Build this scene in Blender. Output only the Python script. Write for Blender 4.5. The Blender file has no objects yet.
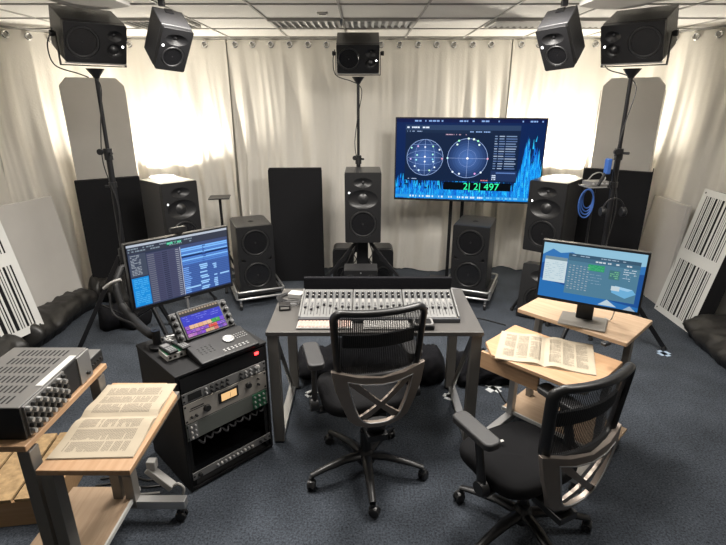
import bpy, bmesh, math, random
from mathutils import Vector, Matrix, noise
random.seed(7)
C = bpy.context.scene.collection
PI = math.pi
def R(a): return math.radians(a)

# ------------------------------------------------------------------ materials
def mat(name, col, rough=.5, metal=0., spec=.5, bump=0., bscale=200., var=0., vscale=8., alpha=1., coat=0.):
    m = bpy.data.materials.new(name); m.use_nodes = True
    nt = m.node_tree; b = nt.nodes['Principled BSDF']
    b.inputs['Base Color'].default_value = (*col, 1)
    b.inputs['Roughness'].default_value = rough
    b.inputs['Metallic'].default_value = metal
    b.inputs['Specular IOR Level'].default_value = spec
    b.inputs['Coat Weight'].default_value = coat
    tc = nt.nodes.new('ShaderNodeTexCoord')
    if var > 0:
        n = nt.nodes.new('ShaderNodeTexNoise'); n.inputs['Scale'].default_value = vscale; n.inputs['Detail'].default_value = 6
        nt.links.new(tc.outputs['Object'], n.inputs['Vector'])
        r = nt.nodes.new('ShaderNodeMapRange'); r.inputs['From Min'].default_value = .3; r.inputs['From Max'].default_value = .7
        r.inputs['To Min'].default_value = 1 - var; r.inputs['To Max'].default_value = 1 + var
        nt.links.new(n.outputs['Fac'], r.inputs['Value'])
        mx = nt.nodes.new('ShaderNodeVectorMath'); mx.operation = 'SCALE'
        mx.inputs[0].default_value = col
        nt.links.new(r.outputs['Result'], mx.inputs['Scale'])
        nt.links.new(mx.outputs[0], b.inputs['Base Color'])
    if bump > 0:
        n2 = nt.nodes.new('ShaderNodeTexNoise'); n2.inputs['Scale'].default_value = bscale; n2.inputs['Detail'].default_value = 3
        nt.links.new(tc.outputs['Object'], n2.inputs['Vector'])
        bp = nt.nodes.new('ShaderNodeBump'); bp.inputs['Strength'].default_value = bump; bp.inputs['Distance'].default_value = .004
        nt.links.new(n2.outputs['Fac'], bp.inputs['Height']); nt.links.new(bp.outputs[0], b.inputs['Normal'])
    return m
def emat(name, col, s=1.):
    m = bpy.data.materials.new(name); m.use_nodes = True
    b = m.node_tree.nodes['Principled BSDF']
    b.inputs['Base Color'].default_value = (*[c*.05 for c in col], 1)
    b.inputs['Roughness'].default_value = .35; b.inputs['Specular IOR Level'].default_value = .12
    b.inputs['Emission Color'].default_value = (*col, 1); b.inputs['Emission Strength'].default_value = s
    return m
def wood(name, c1, c2, sx=1.5, sy=28., rough=.42):
    m = mat(name, c1, rough); nt = m.node_tree; b = nt.nodes['Principled BSDF']
    tc = nt.nodes.new('ShaderNodeTexCoord'); mp = nt.nodes.new('ShaderNodeMapping'); mp.inputs['Scale'].default_value = (sx, sy, sy)
    n = nt.nodes.new('ShaderNodeTexNoise'); n.inputs['Scale'].default_value = 2.2; n.inputs['Detail'].default_value = 7; n.inputs['Distortion'].default_value = .4
    cr = nt.nodes.new('ShaderNodeValToRGB'); cr.color_ramp.elements[0].color = (*c1, 1); cr.color_ramp.elements[1].color = (*c2, 1)
    cr.color_ramp.elements[0].position = .35; cr.color_ramp.elements[1].position = .68
    nt.links.new(tc.outputs['Object'], mp.inputs[0]); nt.links.new(mp.outputs[0], n.inputs['Vector'])
    nt.links.new(n.outputs['Fac'], cr.inputs[0]); nt.links.new(cr.outputs[0], b.inputs['Base Color'])
    return m
M = {}
M['spk'] = mat('speaker_lacquer', (.030,.030,.032), .33, 0, .6, .15, 900)
M['baffle'] = mat('speaker_baffle', (.010,.010,.011), .40, 0, .5, .1, 900)
M['cone'] = mat('cone_black', (.007,.007,.008), .27, 0, .6)
M['rubber'] = mat('rubber_black', (.018,.018,.019), .33)
M['grille'] = mat('metal_grille', (.024,.024,.026), .5, .3)
M['blackmetal'] = mat('black_metal', (.016,.016,.018), .38, .4)
M['plastic'] = mat('black_plastic', (.010,.010,.011), .38)
M['armpad'] = mat('arm_pad', (.035,.035,.037), .5, 0, .5, .1, 300)
M['chrome'] = mat('chrome', (.62,.62,.62), .25, 1)
M['alu'] = mat('brushed_aluminium', (.50,.50,.50), .38, .8)
M['steelgrey'] = mat('grey_painted_steel', (.21,.197,.18), .42, .3)
M['white_edge'] = mat('white_edge', (.62,.62,.60), .5)
M['bronze'] = mat('satin_bronze', (.26,.22,.19), .42, .65)
M['wood'] = wood('beech_laminate', (.46,.275,.15), (.53,.335,.20))
M['wood_pale'] = wood('pale_beech', (.40,.275,.18), (.47,.34,.23))
M['wood_edge'] = wood('beech_edge', (.42,.25,.12), (.48,.30,.16))
M['osb'] = mat('chipboard', (.40,.27,.14), .7, 0, .3, .6, 60, .25, 30)
M['desk'] = mat('desk_dark_grey', (.088,.084,.080), .36, 0, .5, .05, 300)
M['fabric_black'] = mat('black_cloth', (.008,.008,.010), .9, 0, .15, .5, 120)
M['vinyl'] = mat('black_vinyl', (.020,.019,.018), .40, 0, .5, .6, 22)
M['seat'] = mat('seat_fabric', (.005,.005,.006), .85, 0, .2, .5, 500)
M['panelblack'] = mat('absorber_black', (.0105,.0105,.012), .85, 0, .2, .3, 300)
M['panelgrey'] = mat('absorber_grey', (.46,.44,.41), .9, 0, .2, .4, 250, .05, 3)
M['panelbeige'] = mat('absorber_pale_grey', (.50,.48,.455), .9, 0, .2, .4, 250, .04, 3)
M['white'] = mat('white_panel', (.70,.70,.68), .5)
M['slot'] = mat('slot_black', (.008,.008,.009), .8)
M['paper'] = mat('paper', (.45,.385,.29), .75, 0, .3, 0, 1, .04, 14)
M['ink'] = mat('printed_ink', (.25,.215,.165), .8)
M['ceiling'] = mat('ceiling_tile', (.76,.74,.70), .95, 0, .2, .5, 220, .05, 120)
M['tbar'] = mat('tbar', (.40,.39,.37), .6)
M['vent'] = mat('vent_grey', (.50,.49,.47), .5)
M['vent_dark'] = mat('vent_dark', (.06,.06,.06), .7)
M['wall'] = mat('wall_paint', (.55,.54,.51), .9)
M['console'] = mat('console_grey', (.21,.21,.207), .40, .35)
M['console_dark'] = mat('console_dark', (.05,.052,.058), .45)
M['knob'] = mat('knob_black', (.02,.02,.02), .4)
M['knobgrey'] = mat('knob_grey', (.42,.42,.42), .35, .4)
M['fader'] = mat('fader_cap', (.06,.06,.065), .35)
M['whiteplastic'] = mat('white_plastic', (.46,.45,.43), .45)
M['pink'] = mat('pinkish_keys', (.50,.36,.31), .5)
M['rackface'] = mat('rack_champagne', (.52,.48,.43), .42, .5)
M['rackgrey'] = mat('rack_grey', (.27,.265,.26), .45, .5)
M['rackolive'] = mat('rack_olive', (.15,.16,.145), .5, .3)
M['amp'] = mat('amp_grey', (.21,.205,.20), .42, .5)
M['blue'] = mat('blue_cable', (.03,.09,.30), .45)
M['tape'] = mat('blue_tape', (.45,.58,.75), .7)
M['whitetape'] = mat('white_tape', (.72,.75,.76), .7)
M['greenpcb'] = mat('green_board', (.03,.16,.08), .5)
M['bowl'] = mat('bowl_dark', (.05,.05,.05), .5, .4)
M['rackblack'] = mat('rack_black', (.010,.010,.011), .6, 0, .3)
M['led'] = emat('led_white', (1,1,1), 4)
M['redled'] = emat('led_red', (1,.03,.03), 5)
M['greenled'] = emat('led_green', (.2,.9,.4), .6)
M['vu'] = emat('vu_amber', (1,.62,.28), .55)
M['bulb'] = emat('bulb', (1,.93,.82), 8)
M['diffuser'] = emat('light_diffuser', (1,.96,.90), 1.0)

# carpet
def carpet():
    m = mat('carpet', (.04,.047,.06), .95, 0, .15); nt = m.node_tree; b = nt.nodes['Principled BSDF']
    tc = nt.nodes.new('ShaderNodeTexCoord')
    n = nt.nodes.new('ShaderNodeTexNoise'); n.inputs['Scale'].default_value = 95; n.inputs['Detail'].default_value = 5; n.inputs['Roughness'].default_value = .75
    n3 = nt.nodes.new('ShaderNodeTexNoise'); n3.inputs['Scale'].default_value = 3.5; n3.inputs['Detail'].default_value = 4
    cr = nt.nodes.new('ShaderNodeValToRGB')
    cr.color_ramp.elements[0].position = .34; cr.color_ramp.elements[0].color = (.018,.022,.028,1)
    cr.color_ramp.elements[1].position = .68; cr.color_ramp.elements[1].color = (.112,.128,.155,1)
    r = nt.nodes.new('ShaderNodeMapRange'); r.inputs['From Min'].default_value=.3; r.inputs['From Max'].default_value=.7
    r.inputs['To Min'].default_value=.8; r.inputs['To Max'].default_value=1.2
    mx = nt.nodes.new('ShaderNodeVectorMath'); mx.operation = 'SCALE'
    bp = nt.nodes.new('ShaderNodeBump'); bp.inputs['Strength'].default_value = .8; bp.inputs['Distance'].default_value = .008
    L = nt.links.new
    L(tc.outputs['Object'], n.inputs['Vector']); L(tc.outputs['Object'], n3.inputs['Vector'])
    L(n.outputs['Fac'], cr.inputs[0]); L(n3.outputs['Fac'], r.inputs['Value'])
    L(cr.outputs[0], mx.inputs[0]); L(r.outputs['Result'], mx.inputs['Scale']); L(mx.outputs[0], b.inputs['Base Color'])
    L(n.outputs['Fac'], bp.inputs['Height']); L(bp.outputs[0], b.inputs['Normal'])
    return m
M['carpet'] = carpet()
def curtain_mat():
    m = mat('curtain_cloth', (.80,.765,.70), .9, 0, .15, .4, 60); nt = m.node_tree
    b = nt.nodes['Principled BSDF']; out = nt.nodes['Material Output']
    tr = nt.nodes.new('ShaderNodeBsdfTranslucent'); tr.inputs['Color'].default_value = (.78,.74,.66,1)
    mix = nt.nodes.new('ShaderNodeMixShader'); mix.inputs[0].default_value = .12
    nt.links.new(b.outputs[0], mix.inputs[1]); nt.links.new(tr.outputs[0], mix.inputs[2]); nt.links.new(mix.outputs[0], out.inputs['Surface'])
    return m
M['curtain'] = curtain_mat()
def mesh_mat(name, sx, sz, fac):
    m = mat(name, (.012,.012,.013), .6); nt = m.node_tree
    b = nt.nodes['Principled BSDF']; out = nt.nodes['Material Output']
    tc = nt.nodes.new('ShaderNodeTexCoord'); sp = nt.nodes.new('ShaderNodeSeparateXYZ')
    nt.links.new(tc.outputs['Object'], sp.inputs[0])
    def line(o, sc, th):
        a = nt.nodes.new('ShaderNodeMath'); a.operation = 'MULTIPLY'; a.inputs[1].default_value = sc
        f = nt.nodes.new('ShaderNodeMath'); f.operation = 'FRACT'
        g = nt.nodes.new('ShaderNodeMath'); g.operation = 'LESS_THAN'; g.inputs[1].default_value = th
        nt.links.new(o, a.inputs[0]); nt.links.new(a.outputs[0], f.inputs[0]); nt.links.new(f.outputs[0], g.inputs[0])
        return g.outputs[0]
    mxm = nt.nodes.new('ShaderNodeMath'); mxm.operation = 'MAXIMUM'
    nt.links.new(line(sp.outputs[0], sx, fac), mxm.inputs[0]); nt.links.new(line(sp.outputs[2], sz, .42), mxm.inputs[1])
    t = nt.nodes.new('ShaderNodeBsdfTransparent'); mix = nt.nodes.new('ShaderNodeMixShader')
    nt.links.new(mxm.outputs[0], mix.inputs[0]); nt.links.new(t.outputs[0], mix.inputs[1]); nt.links.new(b.outputs[0], mix.inputs[2])
    nt.links.new(mix.outputs[0], out.inputs['Surface'])
    return m
M['mesh'] = mesh_mat('chair_mesh', 115, 240, .5)

# ------------------------------------------------------------------ mesh builder
class MB:
    def __init__(s): s.v=[]; s.f=[]; s.mi=[]; s.T=Matrix.Identity(4); s.warp=None
    def add(s, vs, fs, m=0, T=None):
        T = s.T @ T if T is not None else s.T
        o = len(s.v)
        for p in vs:
            p = T @ Vector(p)
            if s.warp: p = Vector(s.warp(p))
            s.v.append(p)
        for f in fs: s.f.append([o+i for i in f]); s.mi.append(m)
        return s
    def box(s, c, d, m=0, T=None):
        x,y,z = c; a,b,e = d[0]/2,d[1]/2,d[2]/2
        vs=[(x+i*a,y+j*b,z+k*e) for k in(-1,1) for j in(-1,1) for i in(-1,1)]
        return s.add(vs,[(0,2,3,1),(4,5,7,6),(0,1,5,4),(2,6,7,3),(0,4,6,2),(1,3,7,5)],m,T)
    def prism(s, poly, z0, z1, m=0, T=None):
        n=len(poly); vs=[(x,y,z0) for x,y in poly]+[(x,y,z1) for x,y in poly]
        fs=[tuple(range(n))[::-1],tuple(range(n,2*n))]+[(i,(i+1)%n,n+(i+1)%n,n+i) for i in range(n)]
        return s.add(vs,fs,m,T)
    def tube(s, pts, r, n=8, m=0, closed=False, T=None):
        pts=[Vector(p) for p in pts]; k=len(pts)
        rs=r if isinstance(r,(list,tuple)) else [r]*k
        vs=[]; up=None
        for i,p in enumerate(pts):
            if closed: d=pts[(i+1)%k]-pts[i-1]
            else: d=pts[min(i+1,k-1)]-pts[max(i-1,0)]
            if d.length<1e-9: d=Vector((0,0,1))
            d.normalize()
            if up is None:
                up=Vector((0,0,1)) if abs(d.z)<.9 else Vector((1,0,0))
            a=d.cross(up)
            if a.length<1e-4: a=d.cross(Vector((0,1,0)))
            a.normalize(); b=a.cross(d).normalized(); up=b
            rr=rs[i]; rx,ry=rr if isinstance(rr,tuple) else (rr,rr)
            for j in range(n):
                t=2*PI*j/n+PI/n; vs.append(p+a*math.cos(t)*rx+b*math.sin(t)*ry)
        fs=[]
        for i in range(k if closed else k-1):
            i2=(i+1)%k
            for j in range(n): fs.append((i*n+j,i*n+(j+1)%n,i2*n+(j+1)%n,i2*n+j))
        if not closed: fs.append(tuple(range(n))[::-1]); fs.append(tuple(range((k-1)*n,k*n)))
        return s.add(vs,fs,m,T)
    def bar(s, p, q, w, h, m=0, T=None):   # rectangular bar from p to q
        p=Vector(p); q=Vector(q); d=(q-p).normalized()
        up=Vector((0,0,1)) if abs(d.z)<.95 else Vector((0,1,0))
        a=d.cross(up).normalized(); b=a.cross(d).normalized()
        vs=[e+a*i*w/2+b*j*h/2 for e in(p,q) for i,j in((-1,-1),(1,-1),(1,1),(-1,1))]
        return s.add(vs,[(3,2,1,0),(4,5,6,7),(0,1,5,4),(1,2,6,5),(2,3,7,6),(3,0,4,7)],m,T)
    def lathe(s, prof, n=28, m=0, T=None):   # prof (r,z) around z
        vs=[]; k=len(prof)
        for r,z in prof:
            for j in range(n): vs.append((r*math.cos(2*PI*j/n),r*math.sin(2*PI*j/n),z))
        fs=[(i*n+j,i*n+(j+1)%n,(i+1)*n+(j+1)%n,(i+1)*n+j) for i in range(k-1) for j in range(n)]
        if prof[0][0]>1e-6: fs.append(tuple(range(n))[::-1])
        if prof[-1][0]>1e-6: fs.append(tuple(range((k-1)*n,k*n)))
        return s.add(vs,fs,m,T)
    def ring2d(s, outer, inner, y0, y1, m=0, T=None):  # loops of (x,z), equal counts
        n=len(outer)
        vs=[(x,y0,z) for x,z in outer]+[(x,y0,z) for x,z in inner]+[(x,y1,z) for x,z in outer]+[(x,y1,z) for x,z in inner]
        fs=[]
        for i in range(n):
            j=(i+1)%n
            fs+=[(i,j,n+j,n+i),(2*n+i,3*n+i,3*n+j,2*n+j),(i,2*n+i,2*n+j,j),(n+i,n+j,3*n+j,3*n+i)]
        return s.add(vs,fs,m,T)
    def plate(s, outline, holes, y0, y1, m=0, T=None):  # plate in xz with holes, y0 front
        bm=bmesh.new(); es=[]; loops=[]
        for lp in [outline]+holes:
            vv=[bm.verts.new((x,0,z)) for x,z in lp]; loops.append(vv)
            for i in range(len(vv)): es.append(bm.edges.new((vv[i],vv[(i+1)%len(vv)])))
        bmesh.ops.triangle_fill(bm, use_beauty=True, edges=es)
        bm.verts.index_update(); bm.faces.ensure_lookup_table()
        n=len(bm.verts); co=[v.co.copy() for v in bm.verts]
        fs=[tuple(v.index for v in f.verts) for f in bm.faces]
        side=[]
        for vv in loops:
            for i in range(len(vv)):
                a,b=vv[i].index,vv[(i+1)%len(vv)].index; side.append((a,b,n+b,n+a))
        vs=[(c.x,y0,c.z) for c in co]+[(c.x,y1,c.z) for c in co]
        bm.free()
        return s.add(vs, fs+[tuple(n+i for i in f[::-1]) for f in fs]+side, m, T)
    def build(s, name, mats, parent=None, bevel=0, smooth=35, seg=2, fix=True):
        me=bpy.data.meshes.new(name); me.from_pydata([tuple(v) for v in s.v],[],s.f)
        if not isinstance(mats,(list,tuple)): mats=[mats]
        for mm in mats: me.materials.append(M[mm] if isinstance(mm,str) else mm)
        me.polygons.foreach_set('material_index', s.mi)
        if fix:
            bm=bmesh.new(); bm.from_mesh(me); bmesh.ops.recalc_face_normals(bm, faces=bm.faces); bm.to_mesh(me); bm.free()
        if smooth: me.shade_smooth(); me.set_sharp_from_angle(angle=R(smooth))
        me.update()
        o=bpy.data.objects.new(name, me); C.objects.link(o)
        if parent: o.parent=parent
        if bevel:
            b=o.modifiers.new('bevel','BEVEL'); b.width=bevel; b.segments=seg; b.limit_method='ANGLE'; b.angle_limit=R(40); b.harden_normals=True
        return o
def mb(): return MB()
def tag(o, label, cat, group=None, kind=None):
    if label: o['label']=label
    if cat: o['category']=cat
    if group: o['group']=group
    if kind: o['kind']=kind
    return o
def thing(name, label, cat, loc=(0,0,0), yaw=0, group=None, pitch=0, roll=0):
    o=bpy.data.objects.new(name,None); C.objects.link(o); o.empty_display_size=.05
    o.location=loc; o.rotation_euler=(R(pitch),R(roll),R(yaw))
    return tag(o,label,cat,group)
def each(name, proto, mats, parent, Ts, bevel=0):
    first=None; out=[]
    for i,Tm in enumerate(Ts):
        if first is None: o=first=proto.build(name,mats,parent,bevel)
        else: o=first.copy(); C.objects.link(o); o.parent=parent
        o.matrix_local=Tm; out.append(o)
    return out
def struct(o): o['kind']='structure'; return o
def dup(root, loc, yaw, label, group=None, pitch=0, roll=0):
    r=root.copy(); C.objects.link(r); r.location=loc; r.rotation_euler=(R(pitch),R(roll),R(yaw)); r['label']=label
    if group: r['group']=group
    def rec(a,b):
        for ch in [o for o in list(bpy.data.objects) if o.parent==a]:
            c=ch.copy(); C.objects.link(c); c.parent=b; rec(ch,c)
    rec(root,r); return r
def circ(cx,cz,r,n=28,rz=None):
    rz=r if rz is None else rz
    return [(cx+r*math.cos(2*PI*i/n),cz+rz*math.sin(2*PI*i/n)) for i in range(n)]
def rrect(w,h,r,n=5,cx=0,cz=0):
    p=[]
    for (sx,sz,a0) in((1,1,0),(-1,1,90),(-1,-1,180),(1,-1,270)):
        for i in range(n+1):
            a=R(a0+90*i/n); p.append((cx+sx*(w/2-r)+r*math.cos(a), cz+sz*(h/2-r)+r*math.sin(a)))
    return p
YF=Matrix.Rotation(R(90),4,'X')   # lathe z axis -> -y  (z up -> points to -Y)
def T3(x,y,z): return Matrix.Translation((x,y,z))

# ------------------------------------------------------------------ room
CEIL=2.55
o=mb().box((0,2.0,-.05),(7.4,9.4,.1)).build('floor','carpet',smooth=0); struct(o)
o=mb().box((0,2.0,CEIL+.05),(7.4,9.4,.1)).build('ceiling','ceiling',smooth=0); struct(o)
for nm,c,d in (('wall_back',(0,6.25,1.275),(7.4,.1,2.55)),('wall_front',(0,-2.3,1.275),(7.4,.1,2.55)),('wall_left',(-3.65,2,1.275),(.1,8.6,2.55)),('wall_right',(3.65,2,1.275),(.1,8.6,2.55))):
    struct(mb().box(c,d).build(nm,'wall',smooth=0))
b=mb()
for i in range(-6,7): b.box((-.165+.602*i,1.7,CEIL-.004),(.015,8.0,.008))
for j in range(-4,7): b.box((0,3.7+.598*(j-0),CEIL-.0045),(7.2,.015,.009))
struct(b.build('trim_1','tbar',smooth=0))

# curtains on a track -----------------------------------------------------
track=[(-3.50,2.2),(-3.47,3.3),(-3.32,4.25),(-2.97,4.98),(-2.66,5.38),(-2.28,5.55),(0,5.58),(2.28,5.55),(2.66,5.38),(2.97,4.98),(3.32,4.25),(3.47,3.3),(3.50,2.2)]
def spline(pts, n=16):
    out=[]
    P=[Vector(p).to_3d() if len(p)==2 else Vector(p) for p in pts]
    P=[P[0]*2-P[1]]+P+[P[-1]*2-P[-2]]
    for i in range(1,len(P)-2):
        a,b_,c,d=P[i-1],P[i],P[i+1],P[i+2]
        for k in range(n):
            t=k/n; out.append(.5*((2*b_)+(c-a)*t+(2*a-5*b_+4*c-d)*t*t+(3*b_-a-3*c+d)*t**3))
    out.append(P[-2]); return out
def resample(pts, step):
    L=[0]
    for i in range(1,len(pts)): L.append(L[-1]+(pts[i]-pts[i-1]).length)
    n=max(2,int(L[-1]/step)); out=[]; k=0
    for i in range(n+1):
        s=L[-1]*i/n
        while k<len(L)-2 and L[k+1]<s: k+=1
        t=(s-L[k])/max(1e-9,L[k+1]-L[k]); out.append((pts[k].lerp(pts[k+1],t), s))
    return out, L[-1]
TR=spline(track,14)
TS,TL=resample(TR,.012)
def curtain(s0,s1,label,seed):
    sub=[(p,s) for p,s in TS if s0<=s<=s1]
    rows=34; ztop=CEIL-.022; b=mb(); vs=[]; n=len(sub)
    for r in range(rows+1):
        q=r/rows; z=ztop*(1-q)+.012*q
        if r==1: z=ztop-.11
        for i,(p,s) in enumerate(sub):
            j=min(max(i,1),n-2); d=(sub[j+1][0]-sub[j-1][0]).normalized(); nrm=Vector((d.y,-d.x,0))
            amp=.006+.105*min(1,max(0,(q-.02))*1.5)
            u=s+.05*math.sin(q*3+seed)+.10*noise.noise(Vector((s*.9,q*1.3,seed*3.1)))
            f=noise.noise(Vector((u*3.0,q*.35,seed)))*1.1+.55*noise.noise(Vector((u*8.5,q*.6,seed+5)))+.22*noise.noise(Vector((u*19,q*1.5,seed+9)))
            f+=.75*(.5-abs(noise.noise(Vector((u*4.2,q*.5,seed+31)))*2.2))+.30*max(0,noise.noise(Vector((u*1.5+z*1.6,z*1.1,seed+20))))
            edge=min(s-s0,s1-s)
            if edge<.05: f+= .35*(1-edge/.05)
            off=amp*f - .05*q
            v=p+nrm*off; vs.append((v.x,v.y,z))
    fs=[(r*n+i,r*n+i+1,(r+1)*n+i+1,(r+1)*n+i) for r in range(rows) for i in range(n-1)]
    b.add(vs,fs)
    o=b.build('curtain','curtain',smooth=180); tag(o,label,'curtain','white cloth curtains around the room')
    # grommets
    s=s0+.09
    while s<s1-.05:
        p=min(sub,key=lambda a:abs(a[1]-s)); i=sub.index(p); j=min(max(i,1),n-2)
        d=(sub[j+1][0]-sub[j-1][0]).normalized(); nrm=Vector((d.y,-d.x,0))
        T=Matrix.Translation((p[0].x+nrm.x*.012,p[0].y+nrm.y*.012,ztop-.048))@Matrix(((d.x,0,nrm.x,0),(d.y,0,nrm.y,0),(0,1,0,0),(0,0,0,1)))
        g=mb(); g.tube([(.026*math.cos(2*PI*k/16),.026*math.sin(2*PI*k/16),0) for k in range(16)],.008,6,closed=True,T=T)
        g.lathe([(.0,-.001),(.024,-.001),(.024,-.004),(0,-.004)],14,1,T=T)
        g.build('grommet',['chrome','tbar'],o)
        s+=.19
    return o
def s_at(x,y): return min(TS,key=lambda a:(a[0].x-x)**2+(a[0].y-y)**2)[1]
sA=s_at(-3.2,4.45); sB=s_at(-1.42,5.57); sC=s_at(1.54,5.57); sD=s_at(3.2,4.45)
curtain(0,sA,'white curtain along the left side wall behind the leaning striped panel',1)
curtain(sA+.001,sB,'white curtain in the back left corner, brightly lit behind the hanging loudspeaker',2)
curtain(sB+.001,sC,'wide white curtain across the middle of the back wall behind the television',3)
curtain(sC+.001,sD,'white curtain in the back right corner, brightly lit behind the right stand',4)
curtain(sD+.001,TL,'white curtain along the right side wall behind the leaning striped panel',5)
b=mb(); b.tube([(p.x,p.y,CEIL-.010) for p in TR],(.008),6)
struct(b.build('trim_2','tbar'))

# ceiling vents ------------------------------------------------------------
def vent(x0,x1,label,slat,dark,n):
    t=thing('ceiling_vent',label,'ceiling vent',((x0+x1)/2,4.5,CEIL),0,'louvred vents in the ceiling')
    w=x1-x0; d=.40
    b=mb(); b.box((0,0,-.004),(w-.01,d-.01,.004)); b.build('backing',dark,t)
    b=mb()
    for sx in(-1,1): b.box((sx*(w/2-.012),0,-.014),(.022,d,.022))
    for sy in(-1,1): b.box((0,sy*(d/2-.008),-.014),(w,.014,.022))
    b.build('frame','vent',t)
    for i in range(n):
        x=-w/2+w*(i+1)/(n+1)
        b=mb(); b.box((0,0,0),(.026,d-.03,.004),T=T3(x,0,-.018)@Matrix.Rotation(R(35),4,'Y')); b.build('slat',slat,t)
    return t
vent(-.755,-.185,'pale louvred ceiling vent left of the middle loudspeaker','white','vent',9)
vent(-.145,.42,'pale louvred ceiling vent just right of the middle loudspeaker','white','vent',9)
vent(1.05,1.63,'dark slotted ceiling vent left of the right hanging loudspeaker','vent','vent_dark',10)
vent(1.66,2.22,'dark slotted ceiling vent between the two right upper loudspeakers','vent','vent_dark',10)
vent(-1.97,-1.40,'dark slotted ceiling vent between the two left upper loudspeakers','vent','vent_dark',10)
t=thing('ceiling_sensor','small grey rectangular sensor plate on the ceiling tile','sensor',(-.30,4.05,CEIL))
mb().box((0,0,-.006),(.08,.05,.012)).build('plate','vent',t,.002); mb().box((0,0,-.014),(.05,.014,.004)).build('slot','vent_dark',t)
# ceiling clouds near the frame's top edge
for x,lab in((-1.60,'left'),(1.50,'right')):
    t=thing('ceiling_cloud','pale beige curved panel hung under the ceiling above the upper %s loudspeaker'%lab,'ceiling panel',(x,3.12,CEIL-.045))
    b=mb()
    pts=[]
    for k in range(13):
        a=k/12; pts.append((-.19+.38*a, -.03-.018*math.sin(PI*a)))
    b.plate([(p[0],p[1]) for p in pts]+[(.19,.0),(-.19,.0)],[], -.22,.22); b.build('panel','panelbeige',t,.004)
    for sx in(-.12,.12):
        mb().box((sx,0,.02),(.02,.02,.05)).build('hanger','alu',t)

# room lights (behind / over the camera)
LE=23
for i,(x,y) in enumerate(((-1.5,1.9),(1.5,1.9),(-.85,3.0),(.85,3.0),(0,2.3))):
    wh=['over the rack cabinet','over the right cart','before the left back speakers','before the right back speakers','over the middle desk'][i]
    t=thing('ceiling_light','square ceiling light with frosted diffuser '+wh,'ceiling light',(x,y,CEIL),0,'square ceiling lights')
    mb().ring2d([(-.3,-.3),(.3,-.3),(.3,.3),(-.3,.3)],[(-.28,-.28),(.28,-.28),(.28,.28),(-.28,.28)],.001,.02,T=Matrix.Rotation(R(90),4,'X').inverted()).build('frame','white',t)
    mb().box((0,0,-.008),(.555,.555,.006)).build('diffuser','diffuser',t)
    L=bpy.data.lights.new('ceiling_lamp','AREA'); L.shape='SQUARE'; L.size=.55; L.energy=LE*(.45 if i<2 else 1.55 if i<4 else .7); L.color=(1,.95,.88)
    lo=bpy.data.objects.new('lamp',L); C.objects.link(lo); lo.parent=t; lo.location=(0,0,-.03)

# torchiere lamps behind the tall speakers
def torch(x,y,label,E,tilt):
    t=thing('floor_lamp',label,'floor lamp',(x,y,-.0),0,'uplighter lamps behind the loudspeakers')
    mb().lathe([(.0,0),(.13,0),(.13,.015),(.03,.03),(0,.03)],24).build('base','bowl',t)
    mb().tube([(0,0,.02),(0,0,1.05)],.012,10).build('pole','bowl',t)
    prof=[(r,z-.09) for r,z in [(.02,1.13),(.06,1.14),(.10,1.165),(.13,1.23),(.135,1.262),(.131,1.262),(.126,1.232),(.095,1.172),(.055,1.15),(0,1.145)]]
    mb().lathe(prof,32).build('bowl','bowl',t)
    mb().lathe([(0,1.060),(.018,1.065),(.02,1.075),(.012,1.085),(0,1.088)],12).build('bulb','bulb',t)
    L=bpy.data.lights.new('uplight','POINT'); L.energy=E; L.shadow_soft_size=.03; L.color=(1,.93,.80)
    lo=bpy.data.objects.new('lamp_glow',L); C.objects.link(lo); lo.parent=t; lo.location=(0,0,1.112)
torch(-2.14,5.27,'black uplighter lamp behind the tall left loudspeaker, lighting the curtain',80,0)
torch(2.14,5.27,'black uplighter lamp behind the tall right loudspeaker, lighting the curtain',80,0)

# absorber panels -----------------------------------------------------------
def flat_panel(name,label,cat,cx,cy,w,h,yaw,lean,m,th=.06,z=0,chamfer=0):
    t=thing(name,label,cat,(cx,cy,z),yaw,pitch=-lean)
    pts=[(-w/2,0),(w/2,0),(w/2,h-chamfer),(w/2-chamfer*.9,h),(-w/2+chamfer*.9,h),(-w/2,h-chamfer)] if chamfer else [(-w/2,0),(w/2,0),(w/2,h),(-w/2,h)]
    mb().plate(pts,[],0,th).build('core',m,t,.008)
    return t
def fabric_seams(t,w,h,th,m):
    each('piping',mb().tube([(0,0.002,.01),(0,.002,h-.01)],.004,6),m,t,[T3(x,0,0) for x in(-w/2,w/2)])
t=flat_panel('acoustic_panel','tall pale grey fabric absorber with cut corners behind the left stand','acoustic panel',-2.53,4.92,.55,2.14,34,1.5,'panelgrey',.07,0,.07); fabric_seams(t,.55,2.04,.07,'panelbeige')
t=flat_panel('acoustic_panel','black fabric absorber standing before the tall pale left panel','acoustic panel',-2.47,4.78,.57,1.22,34,0.3,'panelblack',.07); fabric_seams(t,.57,1.2,.07,'fabric_black')
t=flat_panel('acoustic_panel','tall pale grey fabric absorber with cut corners behind the right stand','acoustic panel',2.53,4.92,.53,2.14,-34,1.5,'panelgrey',.07,0,.07); fabric_seams(t,.55,2.04,.07,'panelbeige')
t=flat_panel('acoustic_panel','black fabric absorber standing before the tall pale right panel','acoustic panel',2.45,4.78,.60,1.30,-34,0.3,'panelblack',.07); fabric_seams(t,.60,1.35,.07,'fabric_black')
t=flat_panel('acoustic_panel','black fabric absorber against the back curtain left of the middle loudspeaker','acoustic panel',-.72,5.22,.56,1.26,3,1.5,'panelblack',.08); fabric_seams(t,.56,1.25,.08,'fabric_black')

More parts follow.
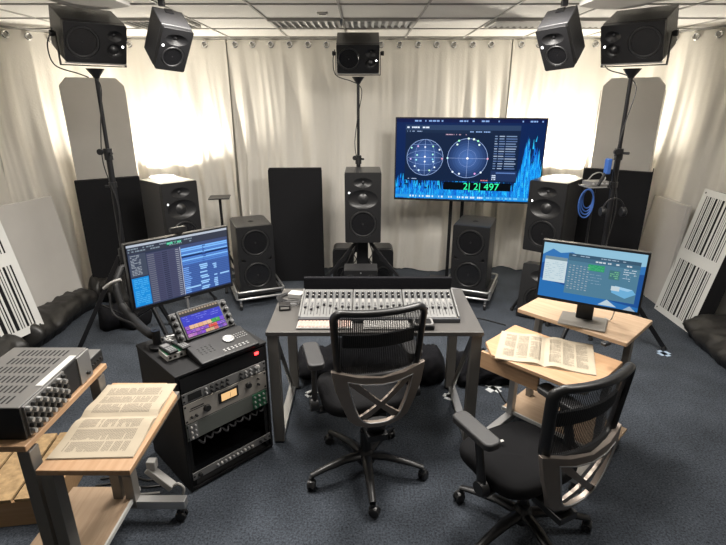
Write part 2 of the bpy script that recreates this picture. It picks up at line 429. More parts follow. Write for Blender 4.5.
def diffuser(label,corner0,corner1,h,lean,z=0,seed=3,flip=False):
    # bottom edge from corner0 (left as seen) to corner1
    a=Vector(corner0); c=Vector(corner1); d=c-a; w=d.length; yaw=math.degrees(math.atan2(d.y,d.x)); mid=(a+c)/2
    t=thing('diffuser_panel',label,'diffuser panel',(mid.x,mid.y,z),yaw,pitch=-lean)
    b=mb(); b.box((0,.07,h/2),(w,.14,h)); b.build('box','panelblack',t,.004)
    base=[(.020,.014),(.048,.009),(.070,.020),(.104,.008),(.124,.008),(.146,.028),(.190,.012),(.212,.008),(.236,.030),(.292,.022),(.330,.008),(.350,.008),(.372,.010),(.400,.022),(.436,.009),(.458,.012)]
    if flip: base=sorted((.49-x-ww,ww) for x,ww in base)
    k=(w-.07)/.49; b=mb(); y=-.0012; dy=.0022; x0=-w/2+.035
    rows=[(.055,h/2-.05),(h/2+.05,h-.055)]
    for z0,z1 in((-.003,.055),(h/2-.05,h/2+.05),(h-.055,h+.003)): b.box((0,y,(z0+z1)/2),(w+.006,dy,z1-z0))
    for z0,z1 in rows:
        xs=[-w/2-.003]+[q for x,ww in base for q in (x0+x*k,x0+(x+ww)*k)]+[w/2+.003]
        for q in range(0,len(xs),2): b.box(((xs[q]+xs[q+1])/2,y,(z0+z1)/2),(xs[q+1]-xs[q],dy,z1-z0))
    b.build('slotted_face','white',t,smooth=0)
    each('screw',mb().lathe([(0,0),(.008,0),(.008,.002),(0,.002)],10),'slot',t,[T3(sx*(w/2-.03),-.0023,zz)@YF for sx in(-1,1) for zz in(.03,h-.03)])
diffuser('white slotted diffuser panel leaning on the black bolster at the left wall',(-2.83,3.13),(-2.66,3.71),1.22,13,.16,3,True)
diffuser('white slotted diffuser panel leaning against the right curtain on the carpet',(2.88,4.45),(2.87,3.89),1.2,11,0,3)
t=flat_panel('acoustic_panel','plain pale grey absorber leaning on the left curtain behind the slotted panel','acoustic panel',-2.83,4.16,.66,1.0,74,9,'panelbeige',.05,.12); fabric_seams(t,.66,.99,.05,'panelbeige')
t=flat_panel('acoustic_panel','plain pale grey absorber leaning on the right curtain beside the slotted panel','acoustic panel',2.95,4.78,.62,1.02,-92,3,'panelbeige',.05,0); fabric_seams(t,.70,1.01,.05,'panelbeige')

# bolsters -------------------------------------------------------------------
def lump(name,label,cat,path,rx,rz,m,seed,nz=.08,n=26,steps=60,sag=1.0,freq=9,streak=1.0):
    P=spline(path,8); S,L=resample(P,.02 if len(path)>2 else .02)
    b=mb(); vs=[]; k=len(S)
    for i,(p,s) in enumerate(S):
        q=s/L; e=min(1,math.sqrt(max(0,1-(max(0,abs(q-.5)*2-.80)/.2)**2))) if True else 1
        e=max(e,.08)
        d=(S[min(i+1,k-1)][0]-S[max(i-1,0)][0]).normalized(); a=Vector((d.y,-d.x,0)).normalized()
        for j in range(n):
            th=2*PI*j/n; cx,cz=math.cos(th),math.sin(th)
            r=1+nz*2.2*noise.noise(Vector((s*freq*.35,cx*.9,cz*.9+seed)))+nz*1.5*noise.noise(Vector((s*freq*1.6+cx*3,cx*1.2,cz*1.2+seed+7)))+nz*.7*noise.noise(Vector((s*freq*4+cz*4,cx*2.5,cz*2.5+seed+3)))
            z=rz*e*(1+.95*(cz if cz>0 else cz*1.0))*(r if cz>-.3 else 1)*.5
            if cz<-.5: z=.004
            v=p+a*(rx*e*cx*r); vs.append((v.x,v.y,max(.003,z)))
    fs=[(i*n+j,i*n+(j+1)%n,(i+1)*n+(j+1)%n,(i+1)*n+j) for i in range(k-1) for j in range(n)]
    fs.append(tuple(range(n))[::-1]); fs.append(tuple(range((k-1)*n,k*n)))
    b.add(vs,fs); o=b.build(name,m,smooth=180); return tag(o,label,cat)
lump('floor_bolster','nearer black vinyl covered bolster on the carpet along the left wall','bolster',[(-2.86,2.55),(-2.84,3.0),(-2.83,3.50)],.23,.24,'vinyl',1)
lump('floor_bolster','farther black vinyl covered bolster on the carpet below the plain pale left panel','bolster',[(-2.82,3.54),(-2.84,4.1),(-2.82,4.55)],.22,.22,'vinyl',2)
lump('floor_bolster','black wedge shaped bundle on the carpet before the black left absorber','bundle',[(-2.82,4.70),(-2.62,4.76),(-2.38,4.70),(-2.2,4.6)],.22,.26,'vinyl',3)
lump('floor_bolster','black vinyl covered bolster on the carpet along the right wall','bolster',[(3.06,3.90),(2.98,3.6),(2.93,3.1),(2.9,2.6)],.24,.22,'vinyl',4)
lump('soft_bag','black soft bag on the carpet behind the left screen','bag',[(-2.36,3.98),(-2.18,4.1),(-1.98,4.02)],.14,.20,'fabric_black',5,.06)
# black drape under / behind desk
def drape(label,poly_path,rx,rz,seed):
    return lump('black_drape',label,'cloth',poly_path,rx,rz,'fabric_black',seed,.22,30,60,1,9)
drape('crumpled black cloth on the carpet behind the middle desk',[(-.50,3.22),(-.1,3.28),(.3,3.25),(.62,3.20)],.20,.16,8)
drape('crumpled black cloth on the carpet between the desk and right cart',[(.66,3.16),(.82,3.16),(.96,3.16),(1.08,3.18)],.15,.17,9)

# ------------------------------------------------------------------ speakers
def driver(b,x,z,r,y,cap=.3,m_cone=0,m_sur=1,depth=.03,n=30):
    T=T3(x,y,z)@YF
    # surround
    b.tube([(r*.90*math.cos(2*PI*k/n),r*.90*math.sin(2*PI*k/n),.0) for k in range(n)],r*.075,8,m_sur,True,T)
    b.lathe([(r*1.0,-.002),(r*.86,-.004),(r*cap,-depth),(r*cap*.9,-depth+.004),(r*cap*.5,-depth+.010),(0,-depth+.013)],n,m_cone,T)
def speaker(kind,name,label,loc,yaw,pitch=0,roll=0,group=None,led=True):
    # origin at the cabinet's base centre of the front; front = -Y
    t=thing(name,label,'loudspeaker',loc,yaw,group,pitch,roll)
    if kind=='tower':   W,H,D=.33,.645,.42
    if kind=='wide':    W,H,D=.383,.253,.29
    if kind=='small':   W,H,D=.19,.285,.22
    if kind=='sub':     W,H,D=.35,.67,.48
    if kind=='monitor': W,H,D=.36,.50,.30
    bt=.035
    holes=[];
    out=rrect(W,H,.012,3,0,H/2)
    mats=['cone','rubber']
    if kind=='tower':
        ws=[(0,.175,.128)]; mids=[(0,.405,.050,.135,.085)]; tws=[(0,.555,.016,.085,.042)]
    elif kind=='wide':
        ws=[(-.082,.128,.103)]; mids=[(.115,.085,.030,.052,.048)]; tws=[(.115,.180,.012,.05,.034)]
    elif kind=='small':
        ws=[(0,.098,.072)]; mids=[]; tws=[(0,.215,.013,.068,.036)]
    elif kind=='monitor':
        ws=[(0,.17,.130)]; mids=[]; tws=[(.0,.40,.015,.10,.05)]
    else:
        ws=[(0,.175,.135),(0,.505,.135)]; mids=[]; tws=[]
    for x,z,r in ws: holes.append(circ(x,z,r,30))
    for x,z,r,gx,gz in mids+tws: holes.append(circ(x,z,gx,30,gz))
    if kind=='sub': holes+=[[(-W/2+.03,.325),(-W/2+.075,.325),(-W/2+.03,.36)],[(W/2-.03,.325),(W/2-.03,.36),(W/2-.075,.325)]]
    b=mb(); b.plate(out,holes,0,bt); b.build('baffle','baffle',t,.003)
    b=mb()
    if kind=='sub':
        b.T=Matrix.Identity(4)
        # cabinet with clipped rear top edges
        pts=[(-W/2,bt),(W/2,bt),(W/2,D-.05),(W/2-.03,D),(-W/2+.03,D),(-W/2,D-.05)]
        b.prism(pts,0,H)
    else:
        b.box((0,bt+(D-bt)/2+.001,H/2),(W,D-bt-.002,H))
    b.build('cabinet','spk',t,.006)
    for x,z,r in ws:
        b=mb(); driver(b,x,z,r,.004,.30,0,1,.028); wo=b.build('woofer',mats,t)
        mb().lathe([(r*.30,-.016),(r*.27,-.010),(r*.18,-.004),(0,-.001)],24,0,T3(x,.004,z)@YF).build('dust_cap','rubber',wo)
    for x,z,r,gx,gz in mids:
        b=mb(); n=30
        vs=[]; 
        for (f,dy) in((1,0.001),(.85,.010),(.6,.018),(.38,.022)):
            k=r/.38/ ((gx+gz)/2) 
            for i in range(n):
                a=2*PI*i/n
                e=f; rx=gx*e+(r-gx*.38)*(1-e)/.62; rz=gz*e+(r-gz*.38)*(1-e)/.62
                vs.append((x+rx*math.cos(a),dy,z+rz*math.sin(a)))
        b.add(vs,[(q*n+i,q*n+(i+1)%n,(q+1)*n+(i+1)%n,(q+1)*n+i) for q in range(3) for i in range(n)])
        b.build('waveguide','baffle',t)
        b=mb(); b.lathe([(r,-.0),(r*.9,.004),(r*.6,.012),(0,.018)],22,0,T3(x,.022,z)@YF); b.build('midrange_dome','rubber',t)
    for x,z,r,gx,gz in tws:
        b=mb(); n=30; vs=[]
        for (f,dy) in((1,0.001),(.8,.007),(.55,.015),(.3,.022)):
            for i in range(n):
                a=2*PI*i/n; rx=gx*f+(r-gx*.3)*(1-f)/.7; rz=gz*f+(r-gz*.3)*(1-f)/.7
                vs.append((x+rx*math.cos(a),dy,z+rz*math.sin(a)))
        b.add(vs,[(q*n+i,q*n+(i+1)%n,(q+1)*n+(i+1)%n,(q+1)*n+i) for q in range(3) for i in range(n)])
        b.build('tweeter_waveguide','baffle',t)
        b=mb(); b.lathe([(r,0),(r*.8,.005),(0,.009)],16,0,T3(x,.023,z)@YF); b.build('tweeter','grille',t)
    if led:
        lx,lz={'tower':(-.125,.465),'wide':(.165,.115),'small':(-.075,.17),'sub':(0,.66),'monitor':(.0,.32)}[kind]
        if name=='wide_flip': lx=-lx
        b=mb(); b.lathe([(0,0),(.0075,0),(.006,.0035),(0,.004)],12,0,T3(lx,0,lz)@YF); b.build('logo_light','led' if kind not in('monitor','sub') else 'alu',t)
    if kind=='sub':
        b=mb(); b.lathe([(0,.0),(.028,.0),(.028,.003),(.016,.003),(.012,-.0)],18,0,T3(0,.22,H)); b.build('pole_socket','plastic',t)
    return t,(W,H,D)
def aim(x,y,tx=0,ty=2.2): # yaw so that -Y local points to target
    return math.degrees(math.atan2(tx-x,-(ty-y)))
# tall three-way speakers
speaker('tower','tower_loudspeaker','upright black three-way loudspeaker in the middle, below the thin pole',(0,4.40,.685),0,0,0,'tall three-way loudspeakers')
speaker('tower','tower_loudspeaker','upright black three-way loudspeaker behind the left screen, its pale lit flank showing',(-1.60,4.28,.62),47,0,0,'tall three-way loudspeakers')
speaker('tower','tower_loudspeaker','upright black three-way loudspeaker at the right of the television',(1.62,4.30,.62),-40,0,0,'tall three-way loudspeakers')
# subs on dollies
def sub_on_dolly(sx,word):
    x,y=sx*1.035,4.55
    yaw=-sx*22
    speaker('sub','subwoofer','black double-woofer subwoofer standing on the %s wheeled dolly'%word,(x,y,.135),yaw,0,0,'double-woofer subwoofers',led=False)
    t=thing('wheeled_dolly','silver tube dolly on casters under the %s subwoofer'%word,'dolly',(x,y,0),yaw)
    W,D=.46,.58
    loop=[(-W/2,-.10),(W/2,-.10),(W/2,D-.08),(-W/2,D-.08)]
    for z in(.115,.150):
        b=mb(); zz=z if z<.12 else .185
        b.tube([(p[0],p[1],zz) for p in [(-W/2,-.08),(-W/2+.02,-.10),(W/2-.02,-.10),(W/2,-.08),(W/2,D-.1),(W/2-.02,D-.08),(-W/2+.02,D-.08),(-W/2,D-.1)]],.011,8,closed=True); b.build('rail','alu',t)
    b=mb(); b.box((0,.22,.124),(W-.03,D-.06,.014)); b.build('deck','plastic',t,.002)
    for px in(-W/2,W/2):
        for py in(-.08,D-.1):
            b=mb(); b.tube([(px,py,.11),(px,py,.19)],.010,8); b.build('post','alu',t)
            c=mb(); c.lathe([(0,-.013),(.028,-.013),(.034,-.008),(.034,.008),(.028,.013),(0,.013)],16,T=T3(px*.86,py,.034)@Matrix.Rotation(R(90),4,'Y'))
            c.box((px*.86,py+.005,.062),(.034,.034,.010)); c.box((px*.86,py,.085),(.02,.02,.05),1); 
            c.build('caster',['rubber','alu'],t)
    b=mb()
    for a in(-1,1): b.bar((a*W/2,-.06,.19),(a*W/2,.10,.12),.012,.02)
    b.build('brace','alu',t)
sub_on_dolly(-1,'left'); sub_on_dolly(1,'right')
# stands for left & right towers
def pole_stand(label,x,y,ztop,yaw=0,plate=.22,foot=.36,name='speaker_stand',leg_ang=30,three=3,tilt=None,hub=.55,r=.017,platename='top_plate'):
    t=thing(name,label,'stand',(x,y,0),yaw)
    mb().tube([(0,0,.10),(0,0,ztop-.012)],[r]*2,12).build('pole','blackmetal',t)
    if plate: mb().box((0,0,ztop-.008),(plate,plate,.012)).build(platename,'blackmetal',t,.004)
    b=mb(); b.lathe([(r,hub-.04),(r*1.9,hub-.04),(r*1.9,hub+.04),(r,hub+.04)],16); b.tube([(r,0,hub),(r+.04,0,hub)],.009,8); b.build('collar','plastic',t)
    for k in range(three):
        a=R(leg_ang)+2*PI*k/three
        c,s=math.cos(a),math.sin(a)
        b=mb(); b.bar((c*.03,s*.03,hub-.01),(c*foot,s*foot,.018),.022,.022); b.build('leg','blackmetal',t,.002)
        b=mb(); b.bar((c*.02,s*.02,.16),(c*foot*.55,s*foot*.55,hub*.48),.012,.006); b.build('brace','blackmetal',t)
        b=mb(); b.lathe([(0,0.001),(.018,0.001),(.018,.02),(.012,.03),(0,.03)],12,T=T3(c*foot,s*foot,0)); b.build('foot','rubber',t)
    return t
pole_stand('black tripod stand carrying the left tall loudspeaker',-1.71,4.43,.618,20,.26,.30,hub=.42)
pole_stand('black tripod stand carrying the right tall loudspeaker',1.75,4.45,.618,40,.26,.30,hub=.42)
# centre tripod (wide legs) under the middle speaker
t=thing('speaker_stand','black wide-legged stand carrying the middle tall loudspeaker','stand',(0,4.60,0))
mb().box((0,0,.40),(.10,.07,.56)).build('column','blackmetal',t,.004)
mb().box((0,0,.676),(.30,.30,.014)).build('top_plate','blackmetal',t,.003)
for sx in(-1,1):
    mb().bar((sx*.07,-.10,.66),(sx*.60,-.22,.02),.028,.028).build('leg','blackmetal',t,.003)
    mb().lathe([(0,.001),(.022,.001),(.022,.02),(0,.03)],12,T=T3(sx*.60,-.22,0)).build('foot','rubber',t)
mb().box((0,.0,.11),(.34,.26,.02)).build('base_plate','blackmetal',t,.004)
for sx in(-1,1):
    b=mb(); P=spline([(sx*.055,-.04,.66),(sx*.09,-.09,.55),(sx*.065,-.08,.48),(sx*.12,-.10,.40),(sx*.08,-.07,.20),(sx*.14,-.05,.13)],8); b.tube(P,.005,6); b.build('cable','rubber',t)
# black boxes flanking
for sx,w in((-1,'left'),(1,'right')):
    t=thing('floor_loudspeaker','rounded black loudspeaker on the carpet just %s of the middle stand'%w,'loudspeaker',(sx*.215,5.05,0),0,'rounded black loudspeakers behind the middle stand')
    mb().plate(rrect(.23,.42,.05,6,0,.22),[],.03,.24).build('cabinet','spk',t,.008)
    b=mb(); b.plate(rrect(.22,.41,.045,6,0,.22),[circ(0,.15,.08),circ(0,.325,.035)],.0,.029); b.build('baffle','baffle',t,.003)
    b=mb(); driver(b,0,.15,.08,.004,.3,0,1,.024); b.build('woofer',['cone','rubber'],t)
    b=mb(); b.lathe([(.035,-.004),(.014,-.018),(0,-.012)],20,T=T3(0,.004,.325)@YF); b.build('tweeter','grille',t)
# small centre speaker
t=thing('centre_loudspeaker','small wide black loudspeaker with heart shaped horn behind the mixing console','loudspeaker',(-.02,4.10,.345),0,pitch=0)
W,H=.30,.17
b=mb(); b.plate(rrect(W,H,.012,3,0,H/2),[circ(-.095,.085,.045),circ(.095,.085,.045),[(0,.03),(.022,.055),(.040,.09),(.038,.108),(.022,.118),(0,.105),(-.022,.118),(-.038,.108),(-.040,.09),(-.022,.055)]],0,.02); b.build('baffle','baffle',t,.003)
mb().box((0,.11,H/2),(W,.178,H)).build('cabinet','spk',t,.005)
for sx in(-1,1):
    b=mb(); driver(b,sx*.095,.085,.045,.004,.3,0,1,.015,24); b.build('woofer',['cone','rubber'],t)
each('screw',mb().lathe([(0,0),(.007,0),(.005,.003),(0,.003)],10),'alu',t,[T3(0,0,zz)@YF for zz in(.145,.018)])
t=thing('low_stand','low black stand under the small wide loudspeaker','stand',(-.02,4.21,0))
mb().box((0,0,.332),(.22,.15,.016)).build('top_plate','blackmetal',t,.003)
mb().box((0,0,.17),(.05,.05,.31)).build('column','blackmetal',t,.003)
mb().box((0,0,.009),(.26,.2,.014)).build('base_plate','blackmetal',t,.003)
# tilted floor monitor right
t,_=speaker('monitor','floor_monitor','black loudspeaker tilted back on the carpet behind the right cart','' or (1.60,4.16,.02),-30,-12,0)

# upper wide speakers on tall stands -----------------------------------------
def bracket(t,W,H,D,pitch):
    br=mb(); P=T3(0,.13,H/2)@Matrix.Rotation(R(-pitch),4,'X')
    for sx in(-1,1):
        b=mb(); b.bar((sx*(W/2+.013),0,-.185),(sx*(W/2+.013),0,.01),.006,.028,T=P); b.build('bracket_arm','blackmetal',t)
        b=mb(); b.lathe([(0,0),(.016,0),(.02,.012),(.02,.030),(0,.034)],14,T=T3(sx*(W/2+.014),.13,H/2)@Matrix.Rotation(R(90*sx),4,'Y')); b.build('bracket_knob','plastic',t)
    b=mb(); b.box((0,0,-.185),(W+.03,.028,.006),T=P); b.build('bracket_base','blackmetal',t)
    b=mb(); b.tube(spline([(-W/2-.022,.16,H/2+.02),(-W/2-.045,.20,.02),(-W/2-.02,.16,-.09),(-.08,.13,-.13),(-.02,.12,-.15)],8),.0045,6); b.build('cable','rubber',t)
    b=mb(); b.box((0,.004,-.006),(W,.008,.008)); b.build('edge_strip','alu',t)
def upper(x,y,z,yaw,pitch,roll,label,flip=False):
    t,(W,H,D)=speaker('wide','loudspeaker',label,(x,y,z),yaw,pitch,roll)
    if flip:   # mirrored pair: woofer on the right
        for o in [o for o in bpy.data.objects if o.parent==t]:
            me=o.data=o.data.copy()
            for v in me.vertices: v.co.x=-v.co.x
            me.flip_normals()
    bracket(t,W,H,D,pitch); return t
def tall_stand(label,x,y,ztop,foot_dirs,hub=.9,top=None,footr=.75,clamp=1.5):
    t=thing('tripod_stand',label,'stand',(x,y,0))
    tx,ty=(top if top else (x,y)); dx,dy=tx-x,ty-y
    P=lambda z:(dx*z/ztop,dy*z/ztop,z)
    mb().tube([P(.25),P(clamp)],.021,12).build('lower_pole','blackmetal',t)
    mb().tube([P(clamp-.02),P(ztop-.02)],.014,12).build('upper_pole','blackmetal',t)
    b=mb(); p=P(clamp); b.tube([P(clamp-.05),P(clamp+.03)],.030,14); b.tube([(p[0]+.02,p[1]-.02,p[2]),(p[0]+.05,p[1]-.05,p[2])],[.010,.010],8); b.lathe([(0,0),(.022,0),(.022,.02),(0,.02)],12,T=T3(p[0]-.035,p[1]-.03,p[2]+.01)@YF); b.build('clamp','plastic',t)
    b=mb(); p=P(clamp-.24); b.tube([P(clamp-.25),P(clamp-.21)],.027,14); b.tube([(p[0],p[1],p[2]),(p[0]-.05,p[1]-.02,p[2])],.009,8); b.build('collar','plastic',t)
    b=mb(); b.lathe([(0,0),(.06,0),(.03,-.04),(.018,-.06),(0,-.06)],16,T=T3(dx,dy,ztop-.004)); b.build('top_flange','blackmetal',t)
    b=mb(); b.tube([P(hub-.05),P(hub+.06)],.036,14); b.build('leg_hub','plastic',t)
    b=mb(); b.tube([P(.24),P(.30)],.030,12); b.build('lower_hub','plastic',t)
    for a,fr in foot_dirs:
        c,s=math.cos(R(a)),math.sin(R(a)); h=P(hub)
        mb().bar((h[0]+c*.03,h[1]+s*.03,hub),(c*fr,s*fr,.02),.022,.034).build('leg','blackmetal',t,.003)
        q=.5; g=P(.27)
        mb().bar((g[0]+c*.02,g[1]+s*.02,.27),(h[0]*(1-q)+c*fr*q,h[1]*(1-q)+s*fr*q,hub*(1-q)+.02*q),.014,.01).build('brace','blackmetal',t)
        mb().lathe([(0,.001),(.022,.001),(.024,.02),(.014,.04),(0,.04)],12,T=T3(c*fr,s*fr,0)).build('foot','rubber',t)
    # cable following the pole
    b=mb(); b.tube(spline([P(ztop-.06)]+[(P(z)[0]+.035*math.sin(z*7),P(z)[1]-.03,z) for z in (2.0,1.75,1.5,1.2,.9,.6)]+[(P(.3)[0]+.05,P(.3)[1]-.03,.3)],8),.004,6); b.build('cable','rubber',t)
    return t
upper(-1.79,3.58,2.175,43,25,0,'large black loudspeaker on its side atop the tall left stand')
upper(1.80,3.58,2.175,-43,25,0,'large black loudspeaker on its side atop the tall right stand',True)
upper(-.045,4.83,2.17,0,27,0,'black loudspeaker on its side atop the thin middle pole')
tall_stand('tall black tripod stand at the left holding a sideways loudspeaker',-1.87,3.64,2.145,[(195,.45),(330,.5),(75,.45)],hub=.80,top=(-1.83,3.62),clamp=1.58)
tall_stand('tall black tripod stand at the right holding a sideways loudspeaker',1.87,3.64,2.145,[(355,.60),(215,.5),(115,.45)],hub=.80,top=(1.84,3.62),clamp=1.58)
t=tall_stand('thin black pole stand behind the middle tall loudspeaker',-.045,4.885,2.145,[(90,.33),(205,.30),(335,.30)],hub=.5,clamp=1.40)
# hanging small speakers
def hanging(x,y,z,yaw,pitch,roll,label,plab,px,py):
    t,(W,H,D)=speaker('small','hanging_loudspeaker',label,(x,y,z),yaw,pitch,roll)
    b=mb(); b.box((0,.19,H+.004),(.05,.04,.006)); b.build('mount_plate','blackmetal',t)
    s=thing('ceiling_pole',plab,'ceiling pole',(px,py,CEIL))
    mb().box((0,0,-.006),(.10,.10,.010)).build('ceiling_plate','blackmetal',s,.002)
    mb().box((0,0,-.035),(.034,.034,.065)).build('pole','blackmetal',s,.002)
hanging(-1.25,3.42,2.118,42,38,5,'small black loudspeaker hung from the ceiling at the left','short black pole holding the left hanging loudspeaker',-1.235,3.38)
hanging(1.27,3.42,2.125,-42,38,-5,'small black loudspeaker hung from the ceiling at the right','short black pole holding the right hanging loudspeaker',1.235,3.38)

# blue tape marks
def tape(x,y,yaw,label,m='tape',w=.10):
    o=mb().box((0,0,.0015),(w,.05,.002)).box((0,0,.0015),(.04,w,.002)).build('floor_tape',m); o.location=(x,y,0.0); o.rotation_euler=(0,0,R(yaw)); tag(o,label,'tape mark')
tape(2.44,3.53,20,'pale blue tape mark beside the right tripod foot'); tape(-2.20,3.46,20,'pale blue tape mark beside the left tripod foot')
tape(.93,3.02,35,'white tape cross on the carpet under the right cart','whitetape',.12)
tape(.60,2.92,60,'white tape strip on the carpet right of the desk chair','whitetape',.09); tape(-.36,2.95,-50,'white tape strip on the carpet under the left of the desk','whitetape',.09)

# ------------------------------------------------------------------ UI screens
UI={}
def ucol(c,s):
    k=(c,s)
    if k not in UI: UI[k]=emat('ui_%d'%len(UI),tuple(q**1.25 for q in c),s*.62)
    return UI[k]
class Screen:
    def __init__(s,w,h,strength=1): s.w=w;s.h=h;s.b=mb();s.mats=[];s.k=strength
    def m(s,c):
        mm=ucol(c,s.k)
        if mm not in s.mats: s.mats.append(mm)
        return s.mats.index(mm)
    def P(s,u,v,l): return ((u-.5)*s.w,-.0003*l,(v-.5)*s.h)
    def rect(s,u0,v0,u1,v1,c,l=1):
        s.b.add([s.P(u0,v0,l),s.P(u1,v0,l),s.P(u1,v1,l),s.P(u0,v1,l)],[(0,1,2,3)],s.m(c))
    def poly(s,pts,c,l=1):
        s.b.add([s.P(u,v,l) for u,v in pts],[tuple(range(len(pts)))],s.m(c))
    def ring(s,u,v,rx,ry,t,c,l=2,n=40):
        a=s.w/s.h
        vs=[];
        for k in range(n):
            an=2*PI*k/n
            for f in(0,1): vs.append(s.P(u+(rx-f*t)*math.cos(an),v+(ry-f*t*a)*math.sin(an),l))
        s.b.add(vs,[(2*k,2*((k+1)%n),2*((k+1)%n)+1,2*k+1) for k in range(n)],s.m(c))
    def disc(s,u,v,r,c,l=3,n=14):
        a=s.w/s.h; s.poly([(u+r*math.cos(2*PI*k/n),v+r*a*math.sin(2*PI*k/n)) for k in range(n)],c,l)
    def dashes(s,u0,v0,u1,v1,c,l,rnd,rows,h=.4,fill=.6,n=6):
        for r in range(rows):
            vv=v0+(v1-v0)*(r+.5)/rows; hh=(v1-v0)/rows*h/2; u=u0
            while u<u1:
                w=(u1-u0)/n*rnd.uniform(.4,1.3)
                if rnd.random()<fill: s.rect(u,vv-hh,min(u1,u+w*.8),vv+hh,c,l)
                u+=w
    def build(s,name,parent,loc,T=None):
        o=s.b.build(name,s.mats,parent,smooth=0,fix=False); o.location=loc; return o

def text_part(body,size,matl,parent,loc,name,align='LEFT',rot=(R(90),0,0)):
    cu=bpy.data.curves.new(name,'FONT'); cu.body=body; cu.size=size; cu.align_x=align; cu.extrude=.0004
    tmp=bpy.data.objects.new('tmp',cu); C.objects.link(tmp)
    bpy.context.view_layer.update()
    dg=bpy.context.evaluated_depsgraph_get(); me=bpy.data.meshes.new_from_object(tmp.evaluated_get(dg))
    bpy.data.objects.remove(tmp); me.materials.clear(); me.materials.append(matl)
    o=bpy.data.objects.new(name,me); C.objects.link(o); o.parent=parent; o.location=loc; o.rotation_euler=rot
    return o

# big television
w,h=1.44,.815
TVL=Vector((.325,5.07)); TVR=Vector((1.735,4.80)); mid=(TVL+TVR)/2
tv=thing('television','large wall-size television showing a blue surround sound display and green timecode','television',(mid.x,mid.y,.965),math.degrees(math.atan2(TVR.y-TVL.y,TVR.x-TVL.x)))
mb().box((0,.03,h/2),(w,.045,h)).build('casing','plastic',tv,.004)
mb().ring2d([(-w/2,0),(w/2,0),(w/2,h),(-w/2,h)],[(-w/2+.010,.018),(w/2-.010,.018),(w/2-.010,h-.010),(-w/2+.010,h-.010)],0,.008).build('bezel','plastic',tv)
sc=Screen(w-.024,h-.032,1.15); rnd=random.Random(5)
sc.rect(0,0,1,1,(.008,.035,.13),0)
sc.rect(0,.955,1,1,(.008,.02,.10),1); sc.dashes(.01,.962,.98,.985,(.30,.45,.75),2,rnd,1,.8,.35,40)
# blue plume wallpaper
for k in range(520):
    u=rnd.uniform(.0,1); top=.30+.04*math.sin(u*30)
    if u>.84: top=.30+.42*math.exp(-((u-.93)/.05)**2)+.18*abs(math.sin(u*55))
    v1=top*rnd.uniform(.25,1); v0=v1-rnd.uniform(.05,.16)
    c=rnd.choice([(.02,.25,.70),(.03,.42,.85),(.015,.14,.50),(.06,.60,.90),(.01,.30,.78),(.02,.16,.6)])
    d=rnd.uniform(-.012,.012); ww=rnd.uniform(.003,.007)
    sc.poly([(max(0,min(1,u-ww)),max(.0,v0)),(max(0,min(1,u+ww)),max(.0,v0)),(max(0,min(1,u+d)),v1)],c,1)
sc.rect(0,.0,1,.13,(.02,.30,.72),.5)
for k in range(420):
    u=min(.992,max(.835,rnd.gauss(.92,.05))); top=.30+.52*math.exp(-((u-.895)/.030)**2)+.40*math.exp(-((u-.965)/.028)**2)
    v1=top*rnd.uniform(.35,1); v0=max(.05,v1-rnd.uniform(.08,.22)); c=rnd.choice([(.02,.25,.70),(.03,.45,.90),(.015,.16,.55),(.08,.62,.92),(.01,.30,.78)])
    sc.poly([(u-.004,v0),(min(.999,u+.004),v0),(min(.999,u+rnd.uniform(-.006,.006)),v1)],c,1.2)
for k in range(160):
    u=rnd.uniform(0,.99); v=rnd.uniform(.02,.16); sc.rect(u,v,u+.006,v+rnd.uniform(.02,.07),rnd.choice([(.04,.52,.88),(.015,.18,.55)]),1)
sc.rect(.0,.012,1,.05,(.05,.35,.7),2); sc.dashes(.08,.018,.62,.044,(.7,.8,.85),3,rnd,1,.9,.55,44); sc.dashes(.62,.018,.95,.044,(.25,.6,.85),3,rnd,1,.9,.55,30)
# main window
sc.rect(.065,.235,.84,.925,(.014,.034,.085),3); sc.rect(.065,.865,.84,.925,(.045,.085,.17),4); sc.rect(.065,.83,.655,.865,(.02,.045,.10),4)
sc.dashes(.075,.875,.23,.915,(.75,.82,.95),5,rnd,1,.45,.8,9); sc.dashes(.50,.835,.64,.86,(.35,.5,.8),5,rnd,1,.5,.6,12); sc.dashes(.075,.838,.18,.858,(.4,.5,.7),5,rnd,1,.5,.7,8)
for (uc,rr) in((.205,.128),(.50,.138)):
    v=.525; a=w/h
    for q in range(7): sc.disc(uc,v,rr*(1-q*.12),(.03+.012*q,.065+.022*q,.17+.045*q),4+q*.3,44)
    sc.ring(uc,v,rr,rr*a,.0025,(.45,.58,.85),7,56)
sc.ring(.205,.525,.07,.128*w/h,.0016,(.35,.48,.78),7); sc.ring(.205,.525,.128,.05*w/h,.0016,(.35,.48,.78),7)
for dv in(-.16,.16): sc.rect(.205-.09,.525+dv-.0014,.205+.09,.525+dv+.0014,(.35,.48,.78),7)
for uc,rr in((.205,.128),(.50,.138)):
    sc.rect(uc-rr,.5235,uc+rr,.5265,(.4,.5,.75),7); sc.rect(uc-.0009,.525-rr*w/h,uc+.0009,.525+rr*w/h,(.4,.5,.75),7)
sc.ring(.50,.525,.06,.06*w/h,.0014,(.3,.4,.7),7)
dots=[(-.095,.12,(.5,.9,.8)),(-.05,.14,(.8,.5,.8)),(0,.13,(.8,.85,1)),(.055,.14,(.5,.85,.6)),(.10,.10,(.9,.95,1)),(-.10,-.02,(.6,.5,.9)),(-.055,.03,(.5,.9,.8)),(.055,.04,(.5,.9,.8)),(.12,-.01,(.8,.4,.5)),(-.07,-.11,(.8,.9,1)),(.06,-.05,(.7,.9,1)),(-.04,-.16,(.7,.9,1)),(.035,-.16,(.6,.9,.6)),(.07,-.12,(.8,.9,1)),(0,.01,(1,1,1)),(0,-.05,(.9,.95,1)),(-.06,-.03,(.4,.8,.9)),(.055,-.02,(.3,.7,.9))]
